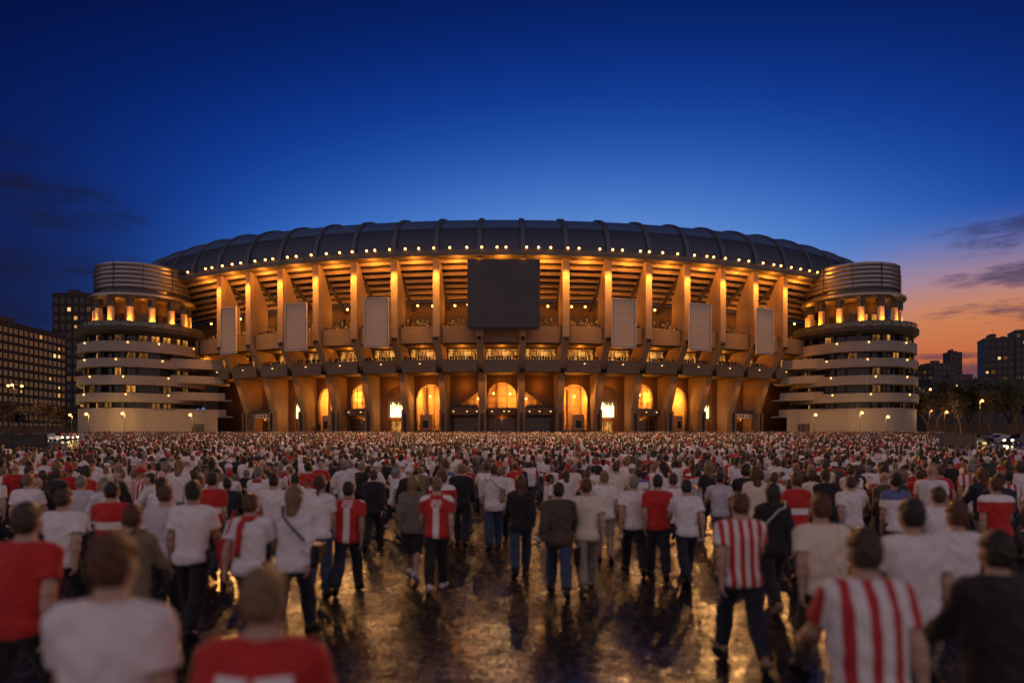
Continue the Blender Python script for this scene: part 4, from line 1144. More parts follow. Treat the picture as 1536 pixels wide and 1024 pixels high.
# ---------------------------------------------------------------- people: bodies and clothes grown from distance fields
BIG = 9.0
class Field:
    """a regular grid of distances; every primitive only touches the cells near it"""
    def __init__(s, lo, hi, h):
        s.lo = np.array(lo, float); s.h = h
        s.n = np.maximum(4, np.ceil((np.array(hi, float) - s.lo) / h).astype(int) + 1)
        s.f = np.full(s.n, BIG, np.float32)
        s.ax = [(s.lo[i] + h * np.arange(s.n[i])).astype(np.float32) for i in range(3)]
    def win(s, lo, hi, pad):
        a = np.clip(np.floor((np.array(lo) - pad - s.lo) / s.h).astype(int), 0, s.n)
        b = np.clip(np.ceil((np.array(hi) + pad - s.lo) / s.h).astype(int) + 1, 0, s.n)
        if np.any(b - a < 1): return None
        sl = tuple(slice(a[i], b[i]) for i in range(3))
        return sl, np.meshgrid(s.ax[0][sl[0]], s.ax[1][sl[1]], s.ax[2][sl[2]], indexing='ij')
    def add(s, sl, d, k):
        f = s.f[sl]
        if k > 0:
            hh = np.maximum(k - np.abs(f - d), 0) / k
            s.f[sl] = np.minimum(f, d) - hh * hh * k * .25
        else: s.f[sl] = np.minimum(f, d)
    def cap(s, a, b, ra, rb, k=.03, sy=1.0):
        """tapered capsule; sy > 1 flattens it front to back"""
        a = np.array(a, float); b = np.array(b, float); r = max(ra, rb)
        w = s.win(np.minimum(a, b) - r, np.maximum(a, b) + r, k + 3 * s.h)
        if w is None: return
        sl, (x, y, z) = w
        yc = (a[1] + b[1]) / 2
        A = a.copy(); B = b.copy(); A[1] = yc + (a[1] - yc) * sy; B[1] = yc + (b[1] - yc) * sy
        y = yc + (y - yc) * sy
        ab = B - A; L2 = max(1e-9, ab @ ab)
        t = np.clip(((x - A[0]) * ab[0] + (y - A[1]) * ab[1] + (z - A[2]) * ab[2]) / L2, 0, 1)
        d = np.sqrt((x - A[0] - t * ab[0]) ** 2 + (y - A[1] - t * ab[1]) ** 2 + (z - A[2] - t * ab[2]) ** 2) - (ra + (rb - ra) * t)
        s.add(sl, d, k)
    def ell(s, c, r, k=.02):
        c = np.array(c, float); r = np.array(r, float)
        w = s.win(c - r, c + r, k + 3 * s.h)
        if w is None: return
        sl, (x, y, z) = w
        q = np.sqrt(((x - c[0]) / r[0]) ** 2 + ((y - c[1]) / r[1]) ** 2 + ((z - c[2]) / r[2]) ** 2)
        s.add(sl, (q - 1) * r.min(), k)
    def grid(s): return np.meshgrid(*s.ax, indexing='ij', sparse=True)
    def clip(s, d): s.f = np.maximum(s.f, d.astype(np.float32))
    def net(s):
        """naive surface nets -> verts, quads"""
        f = s.f; ins = f < 0
        c = np.zeros(np.array(f.shape) - 1, np.int8)
        for i in (0, 1):
            for j in (0, 1):
                for k in (0, 1):
                    c += ins[i:f.shape[0] - 1 + i, j:f.shape[1] - 1 + j, k:f.shape[2] - 1 + k]
        act = (c > 0) & (c < 8)
        I = np.argwhere(act)
        if len(I) == 0: return np.zeros((0, 3)), np.zeros((0, 4), int)
        idx = np.full(act.shape, -1, np.int64); idx[act] = np.arange(len(I))
        acc = np.zeros((len(I), 3)); cnt = np.zeros(len(I))
        corners = [(i, j, k) for i in (0, 1) for j in (0, 1) for k in (0, 1)]
        val = {q: f[I[:, 0] + q[0], I[:, 1] + q[1], I[:, 2] + q[2]] for q in corners}
        for a in corners:
            for ax in range(3):
                if a[ax] == 0:
                    b = list(a); b[ax] = 1; b = tuple(b)
                    va, vb = val[a], val[b]; m = (va < 0) != (vb < 0)
                    t = np.where(m, va / np.where(m, va - vb, 1), 0)
                    p = np.tile(np.array(a, float), (len(I), 1)); p[:, ax] += t
                    acc += p * m[:, None]; cnt += m
        V = (I + acc / cnt[:, None]) * s.h + s.lo
        Q = []
        for ax in range(3):
            u, v = (ax + 1) % 3, (ax + 2) % 3
            sl0 = [slice(None)] * 3; sl1 = [slice(None)] * 3
            sl0[ax] = slice(0, -1); sl1[ax] = slice(1, None)
            e = ins[tuple(sl0)] != ins[tuple(sl1)]
            E = np.argwhere(e)
            ok = (E[:, u] > 0) & (E[:, v] > 0) & (E[:, u] < act.shape[u]) & (E[:, v] < act.shape[v])
            E = E[ok]
            def cell(du, dv):
                q = E.copy(); q[:, u] -= du; q[:, v] -= dv
                return idx[q[:, 0], q[:, 1], q[:, 2]]
            quad = np.stack([cell(1, 1), cell(0, 1), cell(0, 0), cell(1, 0)], 1)
            fl = ins[E[:, 0], E[:, 1], E[:, 2]]
            quad[~fl] = quad[~fl][:, ::-1]
            Q.append(quad)
        return V, np.concatenate(Q)
def np_mesh(name, V, Q, mats, mi=None):
    me = bpy.data.meshes.new(name)
    me.vertices.add(len(V)); me.vertices.foreach_set('co', np.asarray(V, np.float32).ravel())
    me.loops.add(Q.size); me.loops.foreach_set('vertex_index', Q.astype(np.int32).ravel())
    me.polygons.add(len(Q)); me.polygons.foreach_set('loop_start', np.arange(0, Q.size, 4, dtype=np.int32))
    for m in mats: me.materials.append(m)
    if mi is not None: me.polygons.foreach_set('material_index', np.asarray(mi, np.int32))
    me.update(calc_edges=True); me.shade_smooth()
    return me
v3 = lambda *a: np.array(a, float)
def rotx(v, a):      # swing about the x axis: + swings forward (+y) for a hanging limb
    c, s = math.cos(a), math.sin(a)
    return v3(v[0], v[1] * c - v[2] * s, v[1] * s + v[2] * c)
class Fig:
    """joint positions of one posed figure, 1.75 m tall, walking towards +y"""
    def __init__(s, legs, arms, female=False, fat=1.0, lean=.03, turn=0.0):
        s.female = female; s.fat = fat; s.arms_p = arms
        hip = .93 if not female else .90
        s.sw = .185 if not female else .160
        s.hw = .092 if not female else .10
        s.pel = v3(0, 0, hip + .03); s.chest = v3(0, lean * .6, 1.27); s.neck = v3(0, lean, 1.475); s.head = v3(0, lean + .025, 1.635)
        s.hip, s.kne, s.ank, s.toe, s.sho, s.elb, s.wri, s.hnd = {}, {}, {}, {}, {}, {}, {}, {}
        for sd in (-1, 1):
            th, kn, ft = [R_(a) for a in legs[sd]]
            h = v3(sd * s.hw, 0, hip)
            k = h + rotx(v3(sd * .006, 0, -.43), th); a = k + rotx(v3(-sd * .012, 0, -.42), th - kn)
            t = a + rotx(v3(sd * .045, .17, -.045), th - kn + ft)
            s.hip[sd], s.kne[sd], s.ank[sd], s.toe[sd] = h, k, a, t
            out, sw, el, inn = [R_(x) for x in arms[sd]]
            p = v3(sd * s.sw, lean * .9, 1.40)
            d = rotx(v3(sd * math.sin(out), 0, -math.cos(out)), sw)
            e = p + d * .285
            d2 = rotx(v3(sd * math.sin(out * .5 - inn), 0, -math.cos(out * .5 - inn)), sw + el)
            s.sho[sd], s.elb[sd], s.wri[sd] = p, e, e + d2 * .245
            s.hnd[sd] = d2
        low = min(min(s.ank[sd][2] - .085, s.toe[sd][2] - .035) for sd in (-1, 1))
        s.dz = -low
        for dct in (s.hip, s.kne, s.ank, s.toe, s.sho, s.elb, s.wri):
            for sd in dct: dct[sd] = dct[sd] + v3(0, 0, s.dz)
        for nm in ('pel', 'chest', 'neck', 'head'): setattr(s, nm, getattr(s, nm) + v3(0, 0, s.dz))
    def bounds(s, pad=.12):
        P_ = np.array([s.pel, s.neck, s.head + v3(0, 0, .14), s.head + v3(0, -.16, 0)] + [d[sd] for d in (s.hip, s.kne, s.ank, s.toe, s.sho, s.elb, s.wri) for sd in (-1, 1)])
        lo, hi = P_.min(0) - pad, P_.max(0) + pad; lo[2] = -.03
        for ax in (0, 1): lo[ax] = min(lo[ax], -.30); hi[ax] = max(hi[ax], .30)
        return lo, hi
    def torso(s, F_, o=0.0, k=.06):
        f = s.fat; pel, ch = s.pel, s.chest
        wp = (.135 if not s.female else .150) * f + o; wc = (.158 if not s.female else .130) * (.4 + .6 * f) + o; ww = (.135 if not s.female else .108) * f * (1.06 if f > 1.05 else 1) + o
        waist = pel * .5 + ch * .5
        F_.cap(pel + v3(0, -.005, 0), waist, wp, ww, k, 1.36 / (f if f > 1 else 1))
        F_.cap(waist, ch, ww, wc, k, 1.42 / (f if f > 1 else 1))
        F_.cap(ch, s.neck - v3(0, 0, .155), wc, .105 + o, k, 1.5)
        F_.cap(s.sho[-1] * .82 + s.neck * .18 - v3(0, 0, .03), s.sho[1] * .82 + s.neck * .18 - v3(0, 0, .03), .050 + o, .050 + o, k, 1.1)
        for sd in (-1, 1):
            F_.cap(s.sho[sd] - v3(0, 0, .01), s.neck + v3(sd * .028, -.012, .012), .052 + o, .040 + o * .5, .045)
            F_.ell(pel + v3(sd * .075, -.065, -.07), v3(.095, .085, .10) * (1 if not s.female else 1.08) + o, .05)
            if s.female: F_.ell(ch + v3(sd * .065, .095, .0), v3(.062, .055, .062) + o, .04)
            else: F_.ell(ch + v3(sd * .075, .06, .03), v3(.085, .06, .07) + o, .05)
    def uarm(s, F_, sd, o=0.0, upto=1.0, k=.035):
        a, b = s.sho[sd], s.elb[sd]; e = a + (b - a) * upto
        m = .9 if s.female else 1.0
        F_.cap(a, e, .056 * m + o, (.056 - .014 * upto) * m + o, k)
    def farm(s, F_, sd, o=0.0, upto=1.0, k=.03):
        a, b = s.elb[sd], s.wri[sd]; m = .88 if s.female else 1.0
        F_.cap(a, a + (b - a) * .35 * min(1, upto / .35), .041 * m + o, .043 * m + o, k)
        F_.cap(a + (b - a) * .35, a + (b - a) * upto, .043 * m + o, (.043 - .017 * upto) * m + o, k)
    def leg(s, F_, sd, o=0.0, upto=2.0, k=.05, flare=0.0):
        h, kn, a = s.hip[sd], s.kne[sd], s.ank[sd]; f = (s.fat - 1) * .5 + 1
        F_.cap(h + v3(0, -.01, .0), kn, .088 * f + o, .055 * f + o, k)
        if upto > 1:
            m = kn + (a - kn) * .33 + 0
            F_.cap(kn, m, .055 * f + o, .057 + o, k)
            F_.cap(m, a, .057 + o, .036 + o + flare, k)
    def headf(s, F_, full=True):
        h, n = s.head, s.neck
        F_.cap(n - v3(0, .005, .03), h - v3(0, .012, .03), .062 if not s.female else .052, .056 if not s.female else .048, .03)
        F_.ell(h + v3(0, -.012, .035), (.077, .098, .092), .02)
        F_.ell(h + v3(0, .022, -.03), (.066, .078, .095), .03)
        F_.ell(h + v3(0, .052, -.088), (.036, .036, .030), .03)
        if full:
            F_.cap(h + v3(0, .092, .012), h + v3(0, .113, -.028), .010, .015, .014)     # nose
            F_.cap(h + v3(-.03, .082, .028), h + v3(.03, .082, .028), .014, .014, .014)   # brow
            F_.cap(h + v3(-.018, .092, -.066), h + v3(.018, .092, -.066), .009, .009, .01)  # lips
            for sd in (-1, 1):
                F_.ell(h + v3(sd * .080, -.008, -.008), (.012, .022, .034), .008)       # ears
                F_.ell(h + v3(sd * .045, .062, -.035), (.022, .02, .02), .02)
    def hand_mesh(s, sd, h=.0058):
        """palm, four bent fingers of different lengths and a thumb from the side of the palm"""
        w, d = s.wri[sd], s.hnd[sd] / np.linalg.norm(s.hnd[sd])
        fwd = v3(0, 1, 0) - d * d[1]; fwd /= np.linalg.norm(fwd)         # the thumb side points forward
        nrm = np.cross(d, fwd) * (1 if np.cross(d, fwd)[0] * sd < 0 else -1)   # palm faces the thigh
        F_ = Field(w - .2, w + .2, h)
        lo = np.minimum.reduce([w - d * .05, w + d * .19]) - .07; hi = np.maximum.reduce([w - d * .05, w + d * .19]) + .07
        F_ = Field(lo, hi, h)
        F_.cap(w - d * .055, w + d * .01, .029, .026, .012)
        p0 = w + d * .015
        for k in (-1, 0, 1, 2):
            F_.cap(p0 + fwd * (.010 * k - .004), w + d * .088 + fwd * (.0185 * k - .009), .016, .0125, .012)
        L = [.062, .080, .086, .074]
        for k, ln in zip((-1, 0, 1, 2), L):
            b = w + d * .092 + fwd * (.0195 * k - .010)
            q = b + (d * .93 + nrm * .30) * ln * .42
            r = q + (d * .66 + nrm * .72) * ln * .33; e = r + (d * .35 + nrm * .92) * ln * .25
            F_.cap(b - d * .01, q, .0098, .0090, .004); F_.cap(q, r, .0090, .0082, .004); F_.cap(r, e, .0082, .0070, .004)
        b = w + d * .030 + fwd * .026; q = b + (d * .62 + fwd * .70 + nrm * .25) * .042; e = q + (d * .86 + fwd * .25 + nrm * .42) * .034
        F_.cap(b - fwd * .014, q, .0150, .0112, .008); F_.cap(q, e, .0112, .0085, .005)
        return F_.net()
    def body(s, h):
        F_ = Field(*s.bounds(.11), h)
        s.torso(F_, -.006); s.headf(F_)
        for sd in (-1, 1):
            s.uarm(F_, sd); s.farm(F_, sd); s.leg(F_, sd)
            F_.cap(s.ank[sd] - v3(0, .012, .015), s.toe[sd] * .75 + s.ank[sd] * .25, .030, .018, .02)
        return F_
    def wob(s, F_, amp, sc=1.0):
        x, y, z = F_.grid()
        F_.f += (amp * (np.sin(x * 31 * sc + z * 17 + 2 * np.sin(z * 9 + y * 8)) * np.sin(z * 23 * sc + y * 19 + 1.3 * np.sin(x * 21)) + .6 * np.sin(z * 47 * sc + x * 29 + 3 * np.sin(y * 17 + x * 5)))).astype(np.float32)
    def neckhole(s, F_, r, up=.018):
        x, y, z = F_.grid(); n = s.neck
        d = np.sqrt((x - n[0]) ** 2 + (y - n[1] - .03) ** 2 + ((z - n[2] - .085) * .8) ** 2) - r
        F_.clip(-d); F_.clip(z - (n[2] + up) + 0 * x)
    def tshirt(s, h, hem=.84, o=.020, sl=.68):
        F_ = Field(s.bounds()[0], s.bounds()[1], h)
        s.torso(F_, o, .07)
        x, y, z = F_.grid()
        F_.cap(s.pel + v3(0, -.012, -.06), s.chest, .148 * s.fat + o * 1.1, .143 * s.fat + o, .06, 1.36)
        s.wob(F_, .0042)
        for sd in (-1, 1):
            G = Field(s.bounds()[0], s.bounds()[1], h)
            s.uarm(G, sd, .021, 1.0); a, b = s.sho[sd], s.elb[sd]; ax = (b - a) / np.linalg.norm(b - a); L = np.linalg.norm(b - a)
            G.cap(a + ax * L * .25, a + ax * L * .95, .070, .074, .03)
            G.clip((x - a[0]) * ax[0] + (y - a[1]) * ax[1] + (z - a[2]) * ax[2] - L * sl)
            s.wob(G, .003)
            hh = np.maximum(.03 - np.abs(F_.f - G.f), 0) / .03
            F_.f = np.minimum(F_.f, G.f) - hh * hh * .03 * .25
        zz = hem + s.dz
        F_.clip(zz + .012 * np.sin(x * 12 + y * 7) - z)
        s.neckhole(F_, .088)
        return F_
    def jacket(s, h, hem=.80, o=.032):
        F_ = Field(s.bounds()[0], s.bounds()[1], h)
        s.torso(F_, o, .07)
        F_.cap(s.pel + v3(0, -.012, -.08), s.chest, .146 * s.fat + o, .142 * s.fat + o, .06, 1.36)
        x, y, z = F_.grid()
        s.wob(F_, .005)
        F_.clip(hem + s.dz - z + 0 * x)
        for sd in (-1, 1):
            G = Field(s.bounds()[0], s.bounds()[1], h)
            s.uarm(G, sd, .024); s.farm(G, sd, .021, .92); s.wob(G, .0045)
            hh = np.maximum(.04 - np.abs(F_.f - G.f), 0) / .04
            F_.f = np.minimum(F_.f, G.f) - hh * hh * .04 * .25
        s.neckhole(F_, .080, .035)
        return F_
    def trousers(s, h, o=.023, cut=0.0, flare=.016):
        F_ = Field(s.bounds()[0], s.bounds()[1], h)
        x, y, z = F_.grid()
        F_.cap(s.pel + v3(0, -.008, -.02), s.pel + v3(0, 0, .10), .142 * s.fat + o * .7, .128 * s.fat + o * .6, .05, 1.36)
        for sd in (-1, 1):
            F_.ell(s.pel + v3(sd * .075, -.065, -.07), v3(.098, .088, .10) * (1 if not s.female else 1.06) + o * .6, .05)
            G = Field(s.bounds()[0], s.bounds()[1], h)
            s.leg(G, sd, o, 2.0, .05, flare)
            if cut:      # shorts end above the knee
                ax = s.kne[sd] - s.hip[sd]; L = np.linalg.norm(ax); ax /= L; q = s.hip[sd]; lim = L * cut
            else:
                ax = s.ank[sd] - s.kne[sd]; L = np.linalg.norm(ax); ax /= L; q = s.kne[sd]; lim = L - .012
            G.clip((x - q[0]) * ax[0] + (y - q[1]) * ax[1] + (z - q[2]) * ax[2] - lim)
            hh = np.maximum(.02 - np.abs(F_.f - G.f), 0) / .02
            F_.f = np.minimum(F_.f, G.f) - hh * hh * .02 * .25
        s.wob(F_, .0035)
        F_.clip(z - (s.pel[2] + .085) + 0 * x)
        return F_
    def skirt(s, h):
        F_ = Field(s.bounds()[0], s.bounds()[1], h)
        k = (s.kne[-1] + s.kne[1]) / 2
        F_.cap(s.pel + v3(0, 0, .05), k * .55 + s.pel * .45, .150, .178, .05, 1.30)
        F_.cap(k * .55 + s.pel * .45, k, .178, .185, .05, 1.25)
        for sd in (-1, 1): s.leg(F_, sd, .022, 1.0)
        x, y, z = F_.grid(); s.wob(F_, .005)
        F_.clip(z - (s.pel[2] + .085) + 0 * x); F_.clip(k[2] - .05 - z + 0 * x)
        return F_
    def shoe(s, sd, h):
        a, t = s.ank[sd], s.toe[sd]; lo = np.minimum(a, t) - .12; hi = np.maximum(a, t) + .12
        F_ = Field(lo, hi, h)
        d = (t - a); d[2] = 0 if abs(d[2]) < .06 else d[2]; d /= np.linalg.norm(d)
        dn = v3(0, 0, -1) - d * (-d[2]); dn /= np.linalg.norm(dn)
        heel = a + dn * .048 - d * .045
        F_.cap(a + dn * .0 - d * .012, heel, .043, .038, .03)
        F_.cap(heel, a + dn * .046 + d * .10, .038, .043, .03); F_.cap(a + dn * .045 + d * .08, a + dn * .052 + d * .165, .044, .031, .03)
        x, y, z = F_.grid()
        F_.clip((x - a[0]) * dn[0] + (y - a[1]) * dn[1] + (z - a[2]) * dn[2] - .084)
        return F_
    def hair(s, kind, h=.011):
        hd = s.head; F_ = Field(hd - v3(.18, .22, .42), hd + v3(.18, .24, .22), h)
        x, y, z = F_.grid()
        o = {'short': .012, 'long': .018, 'bun': .013, 'cap': .016, 'crop': .005, 'curly': .034}[kind]
        F_.ell(hd + v3(0, -.014, .036), (.077 + o, .098 + o, .092 + o), .02)
        F_.ell(hd + v3(0, -.035, -.02), (.068 + o, .075 + o, .085 + o * .5), .03)
        # keep the face free: cut everything ahead of a slanted plane
        face = (y - hd[1]) - .050 - .9 * (z - hd[2] - .075) * (z > hd[2] + .02) + 0 * x
        cut = np.where(z - hd[2] > .062, y - hd[1] - .13, y - hd[1] - .022 - np.clip((z - hd[2]) * .6, -.04, .04))
        if kind in ('short', 'crop', 'bun'): cut = np.where(z - hd[2] < .022, y - hd[1] + .036, cut)
        F_.clip(cut + 0 * x)
        if kind == 'cap':
            F_.clip(hd[2] + .018 - z + 0 * x)
            F_.cap(hd + v3(-.035, .10, .045), hd + v3(.035, .10, .045), .05, .05, .02); 
            w = np.maximum(np.abs(z - hd[2] - .045 + (y - hd[1] - .1) * .25) - .007, -1) + 0 * x
            F_.f = np.where((y > hd[1] + .085) + 0 * x > 0, np.maximum(F_.f, w), F_.f)
        if kind in ('short', 'crop'): F_.clip(hd[2] - .085 - z + 0 * x)
        if kind == 'long':
            F_.cap(hd + v3(0, -.065, -.02), hd + v3(0, -.085, -.20), .082, .070, .05, 1.5); F_.cap(hd + v3(0, -.085, -.2), hd + v3(0, -.085, -.30), .072, .045, .04, 1.6)
        if kind == 'bun':
            F_.clip(hd[2] - .075 - z + 0 * x)
            F_.ell(hd + v3(0, -.125, .03), (.03, .03, .03), .02); F_.cap(hd + v3(0, -.13, .02), hd + v3(0, -.14, -.16), .03, .018, .02)
        s.wob(F_, .0045 if kind != 'cap' else .0005, 2.2)
        return F_
walk = lambda a, b: {-1: a, 1: b}
POSES = {
    'stride_a': (walk((29, 8, -4), (-21, 24, 26)), walk((9, -26, 18, 4), (11, 30, 28, 8))),
    'stride_b': (walk((-24, 44, 30), (24, 12, 0)), walk((11, 28, 34, 10), (9, -24, 16, 2))),
    'pass': (walk((3, 6, 3), (10, 52, 10)), walk((6, 3, 14, 5), (8, -6, 18, 5))),
    'stand': (walk((15, 6, -2), (-12, 16, 16)), walk((8, -12, 14, 4), (10, 16, 22, 6))),
    'phone': (walk((14, 5, -2), (-10, 14, 16)), walk((10, 18, 88, 24), (8, -4, 20, 6))),
}
FIG = {
    'man_d': Fig(*POSES['stride_b']), 'woman_c': Fig(*POSES['phone'], female=True), 'man_a': Fig(*POSES['stride_a']), 'man_b': Fig(*POSES['stand']), 'man_c': Fig(*POSES['phone']),
    'stout': Fig(*POSES['stride_b'], fat=1.2), 'woman_a': Fig(*POSES['stride_a'], female=True), 'woman_b': Fig(*POSES['pass'], female=True),
}
SKIN = []
for i, c_ in enumerate(((.44, .27, .19), (.50, .33, .24), (.34, .20, .13), (.22, .13, .085))):
    m_ = simple('skin_%d' % i, c_, .55, 0, .08, 9); SKIN.append(m_)
M_['eye'] = simple('eye_white', (.7, .68, .65), .2)
M_['tmp'] = simple('cloth_default', (.5, .5, .5), .9)
def flip(V, Q):
    V = V.copy(); V[:, 0] *= -1; return V, Q[:, ::-1].copy()
PROTO = {}
def protos():
    H = .0135
    for nm, fg in FIG.items():
        parts = {}
        V, Q = fg.body(H).net()
        n0 = len(Q)
        VV, QQ = [V], [Q]; base = len(V); eyes = []
        for sd in (-1, 1):
            v, q = fg.hand_mesh(sd); VV.append(v); QQ.append(q + base); base += len(v)
        nb = sum(len(q) for q in QQ)
        for sd in (-1, 1):
            E = Field(fg.head + v3(sd * .032, .088, .008) - .02, fg.head + v3(sd * .032, .088, .008) + .02, .005)
            E.ell(fg.head + v3(sd * .032, .080, .008), (.0125, .0125, .0125), 0); v, q = E.net(); VV.append(v); QQ.append(q + base); base += len(v)
        parts['body'] = (np.concatenate(VV), np.concatenate(QQ), nb)
        parts['shirt'] = fg.tshirt(H).net(); parts['jacket'] = fg.jacket(H).net()
        parts['trousers'] = fg.trousers(H).net()
        if fg.female: parts['skirt'] = fg.skirt(H).net()
        else: parts['shorts'] = fg.trousers(H, .026, .95).net()
        parts['shoe-1'] = fg.shoe(-1, .009).net(); parts['shoe1'] = fg.shoe(1, .009).net()
        for hk in (('short', 'long', 'bun', 'cap', 'curly') if fg.female else ('short', 'crop', 'cap', 'curly')): parts['hair_' + hk] = fg.hair(hk).net()
        for mir in (0, 1):
            D = {}
            for k, pv in parts.items():
                V, Q = pv[0], pv[1]
                if mir: V, Q = flip(V, Q)
                if k == 'body':
                    mi = np.zeros(len(Q), np.int32); mi[pv[2]:] = 1
                    D[k] = np_mesh('body', V, Q, [SKIN[0], M_['eye']], mi)
                else: D[k] = np_mesh({'shoe-1': 'shoe', 'shoe1': 'shoe'}.get(k, k.split('_')[0]), V, Q, [M_['tmp']])
            PROTO[(nm, mir)] = D
protos()
# ---------------------------------------------------------------- cloth
def cloth(name, col, rough=.85, pattern=None, col2=None):
    m, t, p = new_mat(name)
    v = coords(t); n = noise(t, v, 5, 4)
    c = t.mix(n, tuple(x * .82 for x in col) + (1,), tuple(min(1, x * 1.08) for x in col) + (1,))
    if pattern:
        sp = t.n('ShaderNodeSeparateXYZ'); t.set(sp.inputs[0], v); x, y, z = sp.outputs
        ax = t.math('ABSOLUTE', x)
        isback = t.math('LESS_THAN', y, .02)
        msk = None
        def rect(xa, xb, za, zb):
            a = t.math('MULTIPLY', t.math('GREATER_THAN', x, xa), t.math('LESS_THAN', x, xb))
            b = t.math('MULTIPLY', t.math('GREATER_THAN', z, za), t.math('LESS_THAN', z, zb))
            return t.math('MULTIPLY', a, b)
        U = lambda *q: q[0] if len(q) == 1 else t.math('MAXIMUM', q[0], U(*q[1:]))
        if pattern == 'stripes':
            msk = t.math('LESS_THAN', t.math('PINGPONG', t.math('ADD', x, .4), .047), .0235)
        if pattern == 'bold_stripes':
            msk = t.math('LESS_THAN', t.math('PINGPONG', t.math('ADD', x, .4), .062), .028)
        if pattern == 'club':       # red back with one wide white stripe, white shoulder bands, a two digit number across the yoke
            st = t.math('MULTIPLY', t.math('LESS_THAN', ax, .047), t.math('LESS_THAN', z, 1.29))
            num = None
            for cx_ in (-.042, .042):
                bars = [rect(cx_ - .036, cx_ + .036, zz, zz + .018) for zz in (1.300, 1.341, 1.382)]
                bars += [rect(cx_ + .018, cx_ + .036, 1.355, 1.39), rect(cx_ - .036, cx_ - .018, 1.305, 1.35)]
                num = U(*bars) if num is None else U(num, *bars)
            sh = t.math('MULTIPLY', t.math('GREATER_THAN', ax, .10), t.math('GREATER_THAN', t.math('ADD', z, t.math('MULTIPLY', ax, .45)), 1.478))
            sh2 = t.math('MULTIPLY', t.math('LESS_THAN', z, 1.2), t.math('GREATER_THAN', ax, 5))
            msk = U(t.math('MULTIPLY', U(st, num), isback), sh)
        if pattern == 'blocks':     # red with two white blocks across the lower back
            msk = t.math('MULTIPLY', U(rect(-.15, -.015, 1.02, 1.345), rect(.015, .15, 1.02, 1.345)), isback)
        if pattern == 'yoke':       # second colour over the shoulders
            msk = t.math('GREATER_THAN', z, 1.37)
        if pattern == 'collar':
            msk = t.math('MULTIPLY', t.math('GREATER_THAN', z, 1.435), t.math('LESS_THAN', ax, .10))
        if pattern == 'band':       # one band across the back
            msk = t.math('MULTIPLY', t.math('GREATER_THAN', z, 1.12), t.math('LESS_THAN', z, 1.22))
        if pattern == 'sleeves':
            msk = t.math('GREATER_THAN', ax, .20)
        c = t.mix(msk, c, (*col2, 1))
    t.set(p.inputs['Base Color'], c); p.inputs['Roughness'].default_value = rough
    p.inputs['Sheen Weight'].default_value = .15
    # creases of cloth
    nd = t.n('ShaderNodeTexNoise'); t.set(nd.inputs['Vector'], coords(t, (1, 1, .6))); nd.inputs['Scale'].default_value = 6; nd.inputs['Detail'].default_value = 4; nd.inputs['Distortion'].default_value = 1.6
    w1 = nd.outputs[0]
    bump(t, p, t.math('ADD', w1, t.math('MULTIPLY', noise(t, v, 120, 2), .05)), .85, .05)
    return m
WHT = (.80, .76, .74); REDC = (.52, .018, .014); CREAM = (.76, .66, .52)
# key: (material, words, is jacket)
TOPS = {
    'white': (cloth('white_cotton', WHT), 'white t-shirt', 0), 'pale': (cloth('pale_grey_cotton', (.58, .56, .60)), 'pale grey t-shirt', 0),
    'cream': (cloth('cream_cotton', CREAM), 'cream t-shirt', 0), 'red': (cloth('red_cotton', REDC), 'plain red t-shirt', 0),
    'stripe': (cloth('striped_cotton', WHT, .85, 'stripes', REDC), 'red and white striped shirt', 0),
    'wcollar': (cloth('white_red_collar', WHT, .85, 'collar', REDC), 'white t-shirt with red collar', 0),
    'wband': (cloth('white_red_band', WHT, .85, 'band', REDC), 'white t-shirt with one red band', 0),
    'wsleeve': (cloth('white_red_sleeves', WHT, .85, 'sleeves', REDC), 'white t-shirt with red sleeves', 0),
    'wyoke': (cloth('white_blue_yoke', WHT, .85, 'yoke', (.10, .14, .32)), 'white t-shirt with blue shoulders', 0),
    'ryoke': (cloth('red_white_yoke', REDC, .85, 'yoke', WHT), 'red t-shirt with white shoulders', 0),
    'rband': (cloth('red_white_band', REDC, .85, 'band', WHT), 'red t-shirt with one white band', 0),
    'club': (cloth('red_club_shirt', REDC, .8, 'club', WHT), 'red shirt with white stripe down the back', 0),
    'blocks': (cloth('red_block_shirt', REDC, .8, 'blocks', WHT), 'red shirt with two white blocks', 0),
    'bold': (cloth('bold_striped_cotton', WHT, .85, 'bold_stripes', (.46, .03, .03)), 'bold red and white striped shirt', 0),
    'wlong': (cloth('white_linen', (.74, .70, .68)), 'white long sleeved shirt', 1), 'black': (cloth('black_wool', (.012, .011, .012)), 'black jacket', 1),
    'navy': (cloth('navy_wool', (.016, .02, .038)), 'navy jacket', 1), 'brown': (cloth('brown_leather', (.060, .036, .018), .6), 'dark brown jacket', 1),
    'khaki': (cloth('khaki_cotton', (.22, .17, .10)), 'khaki jacket', 1), 'grey': (cloth('grey_wool', (.16, .145, .12)), 'grey top with long sleeves', 1),
    'blackt': (cloth('black_cotton', (.016, .015, .016)), 'black t-shirt', 0), 'redlong': (cloth('red_fleece', (.38, .02, .018)), 'red long sleeved top', 1),
}
LEGS = {
    'black': (cloth('black_trousers', (.012, .011, .012)), 'black trousers'), 'navy': (cloth('dark_jeans', (.014, .018, .032)), 'dark jeans'),
    'blue': (cloth('blue_jeans', (.035, .06, .12)), 'blue jeans'), 'beige': (cloth('beige_trousers', (.30, .26, .21)), 'beige trousers'),
    'grey': (cloth('grey_trousers', (.09, .085, .085)), 'grey trousers'), 'brown': (cloth('brown_trousers', (.05, .035, .022)), 'brown trousers'),
}
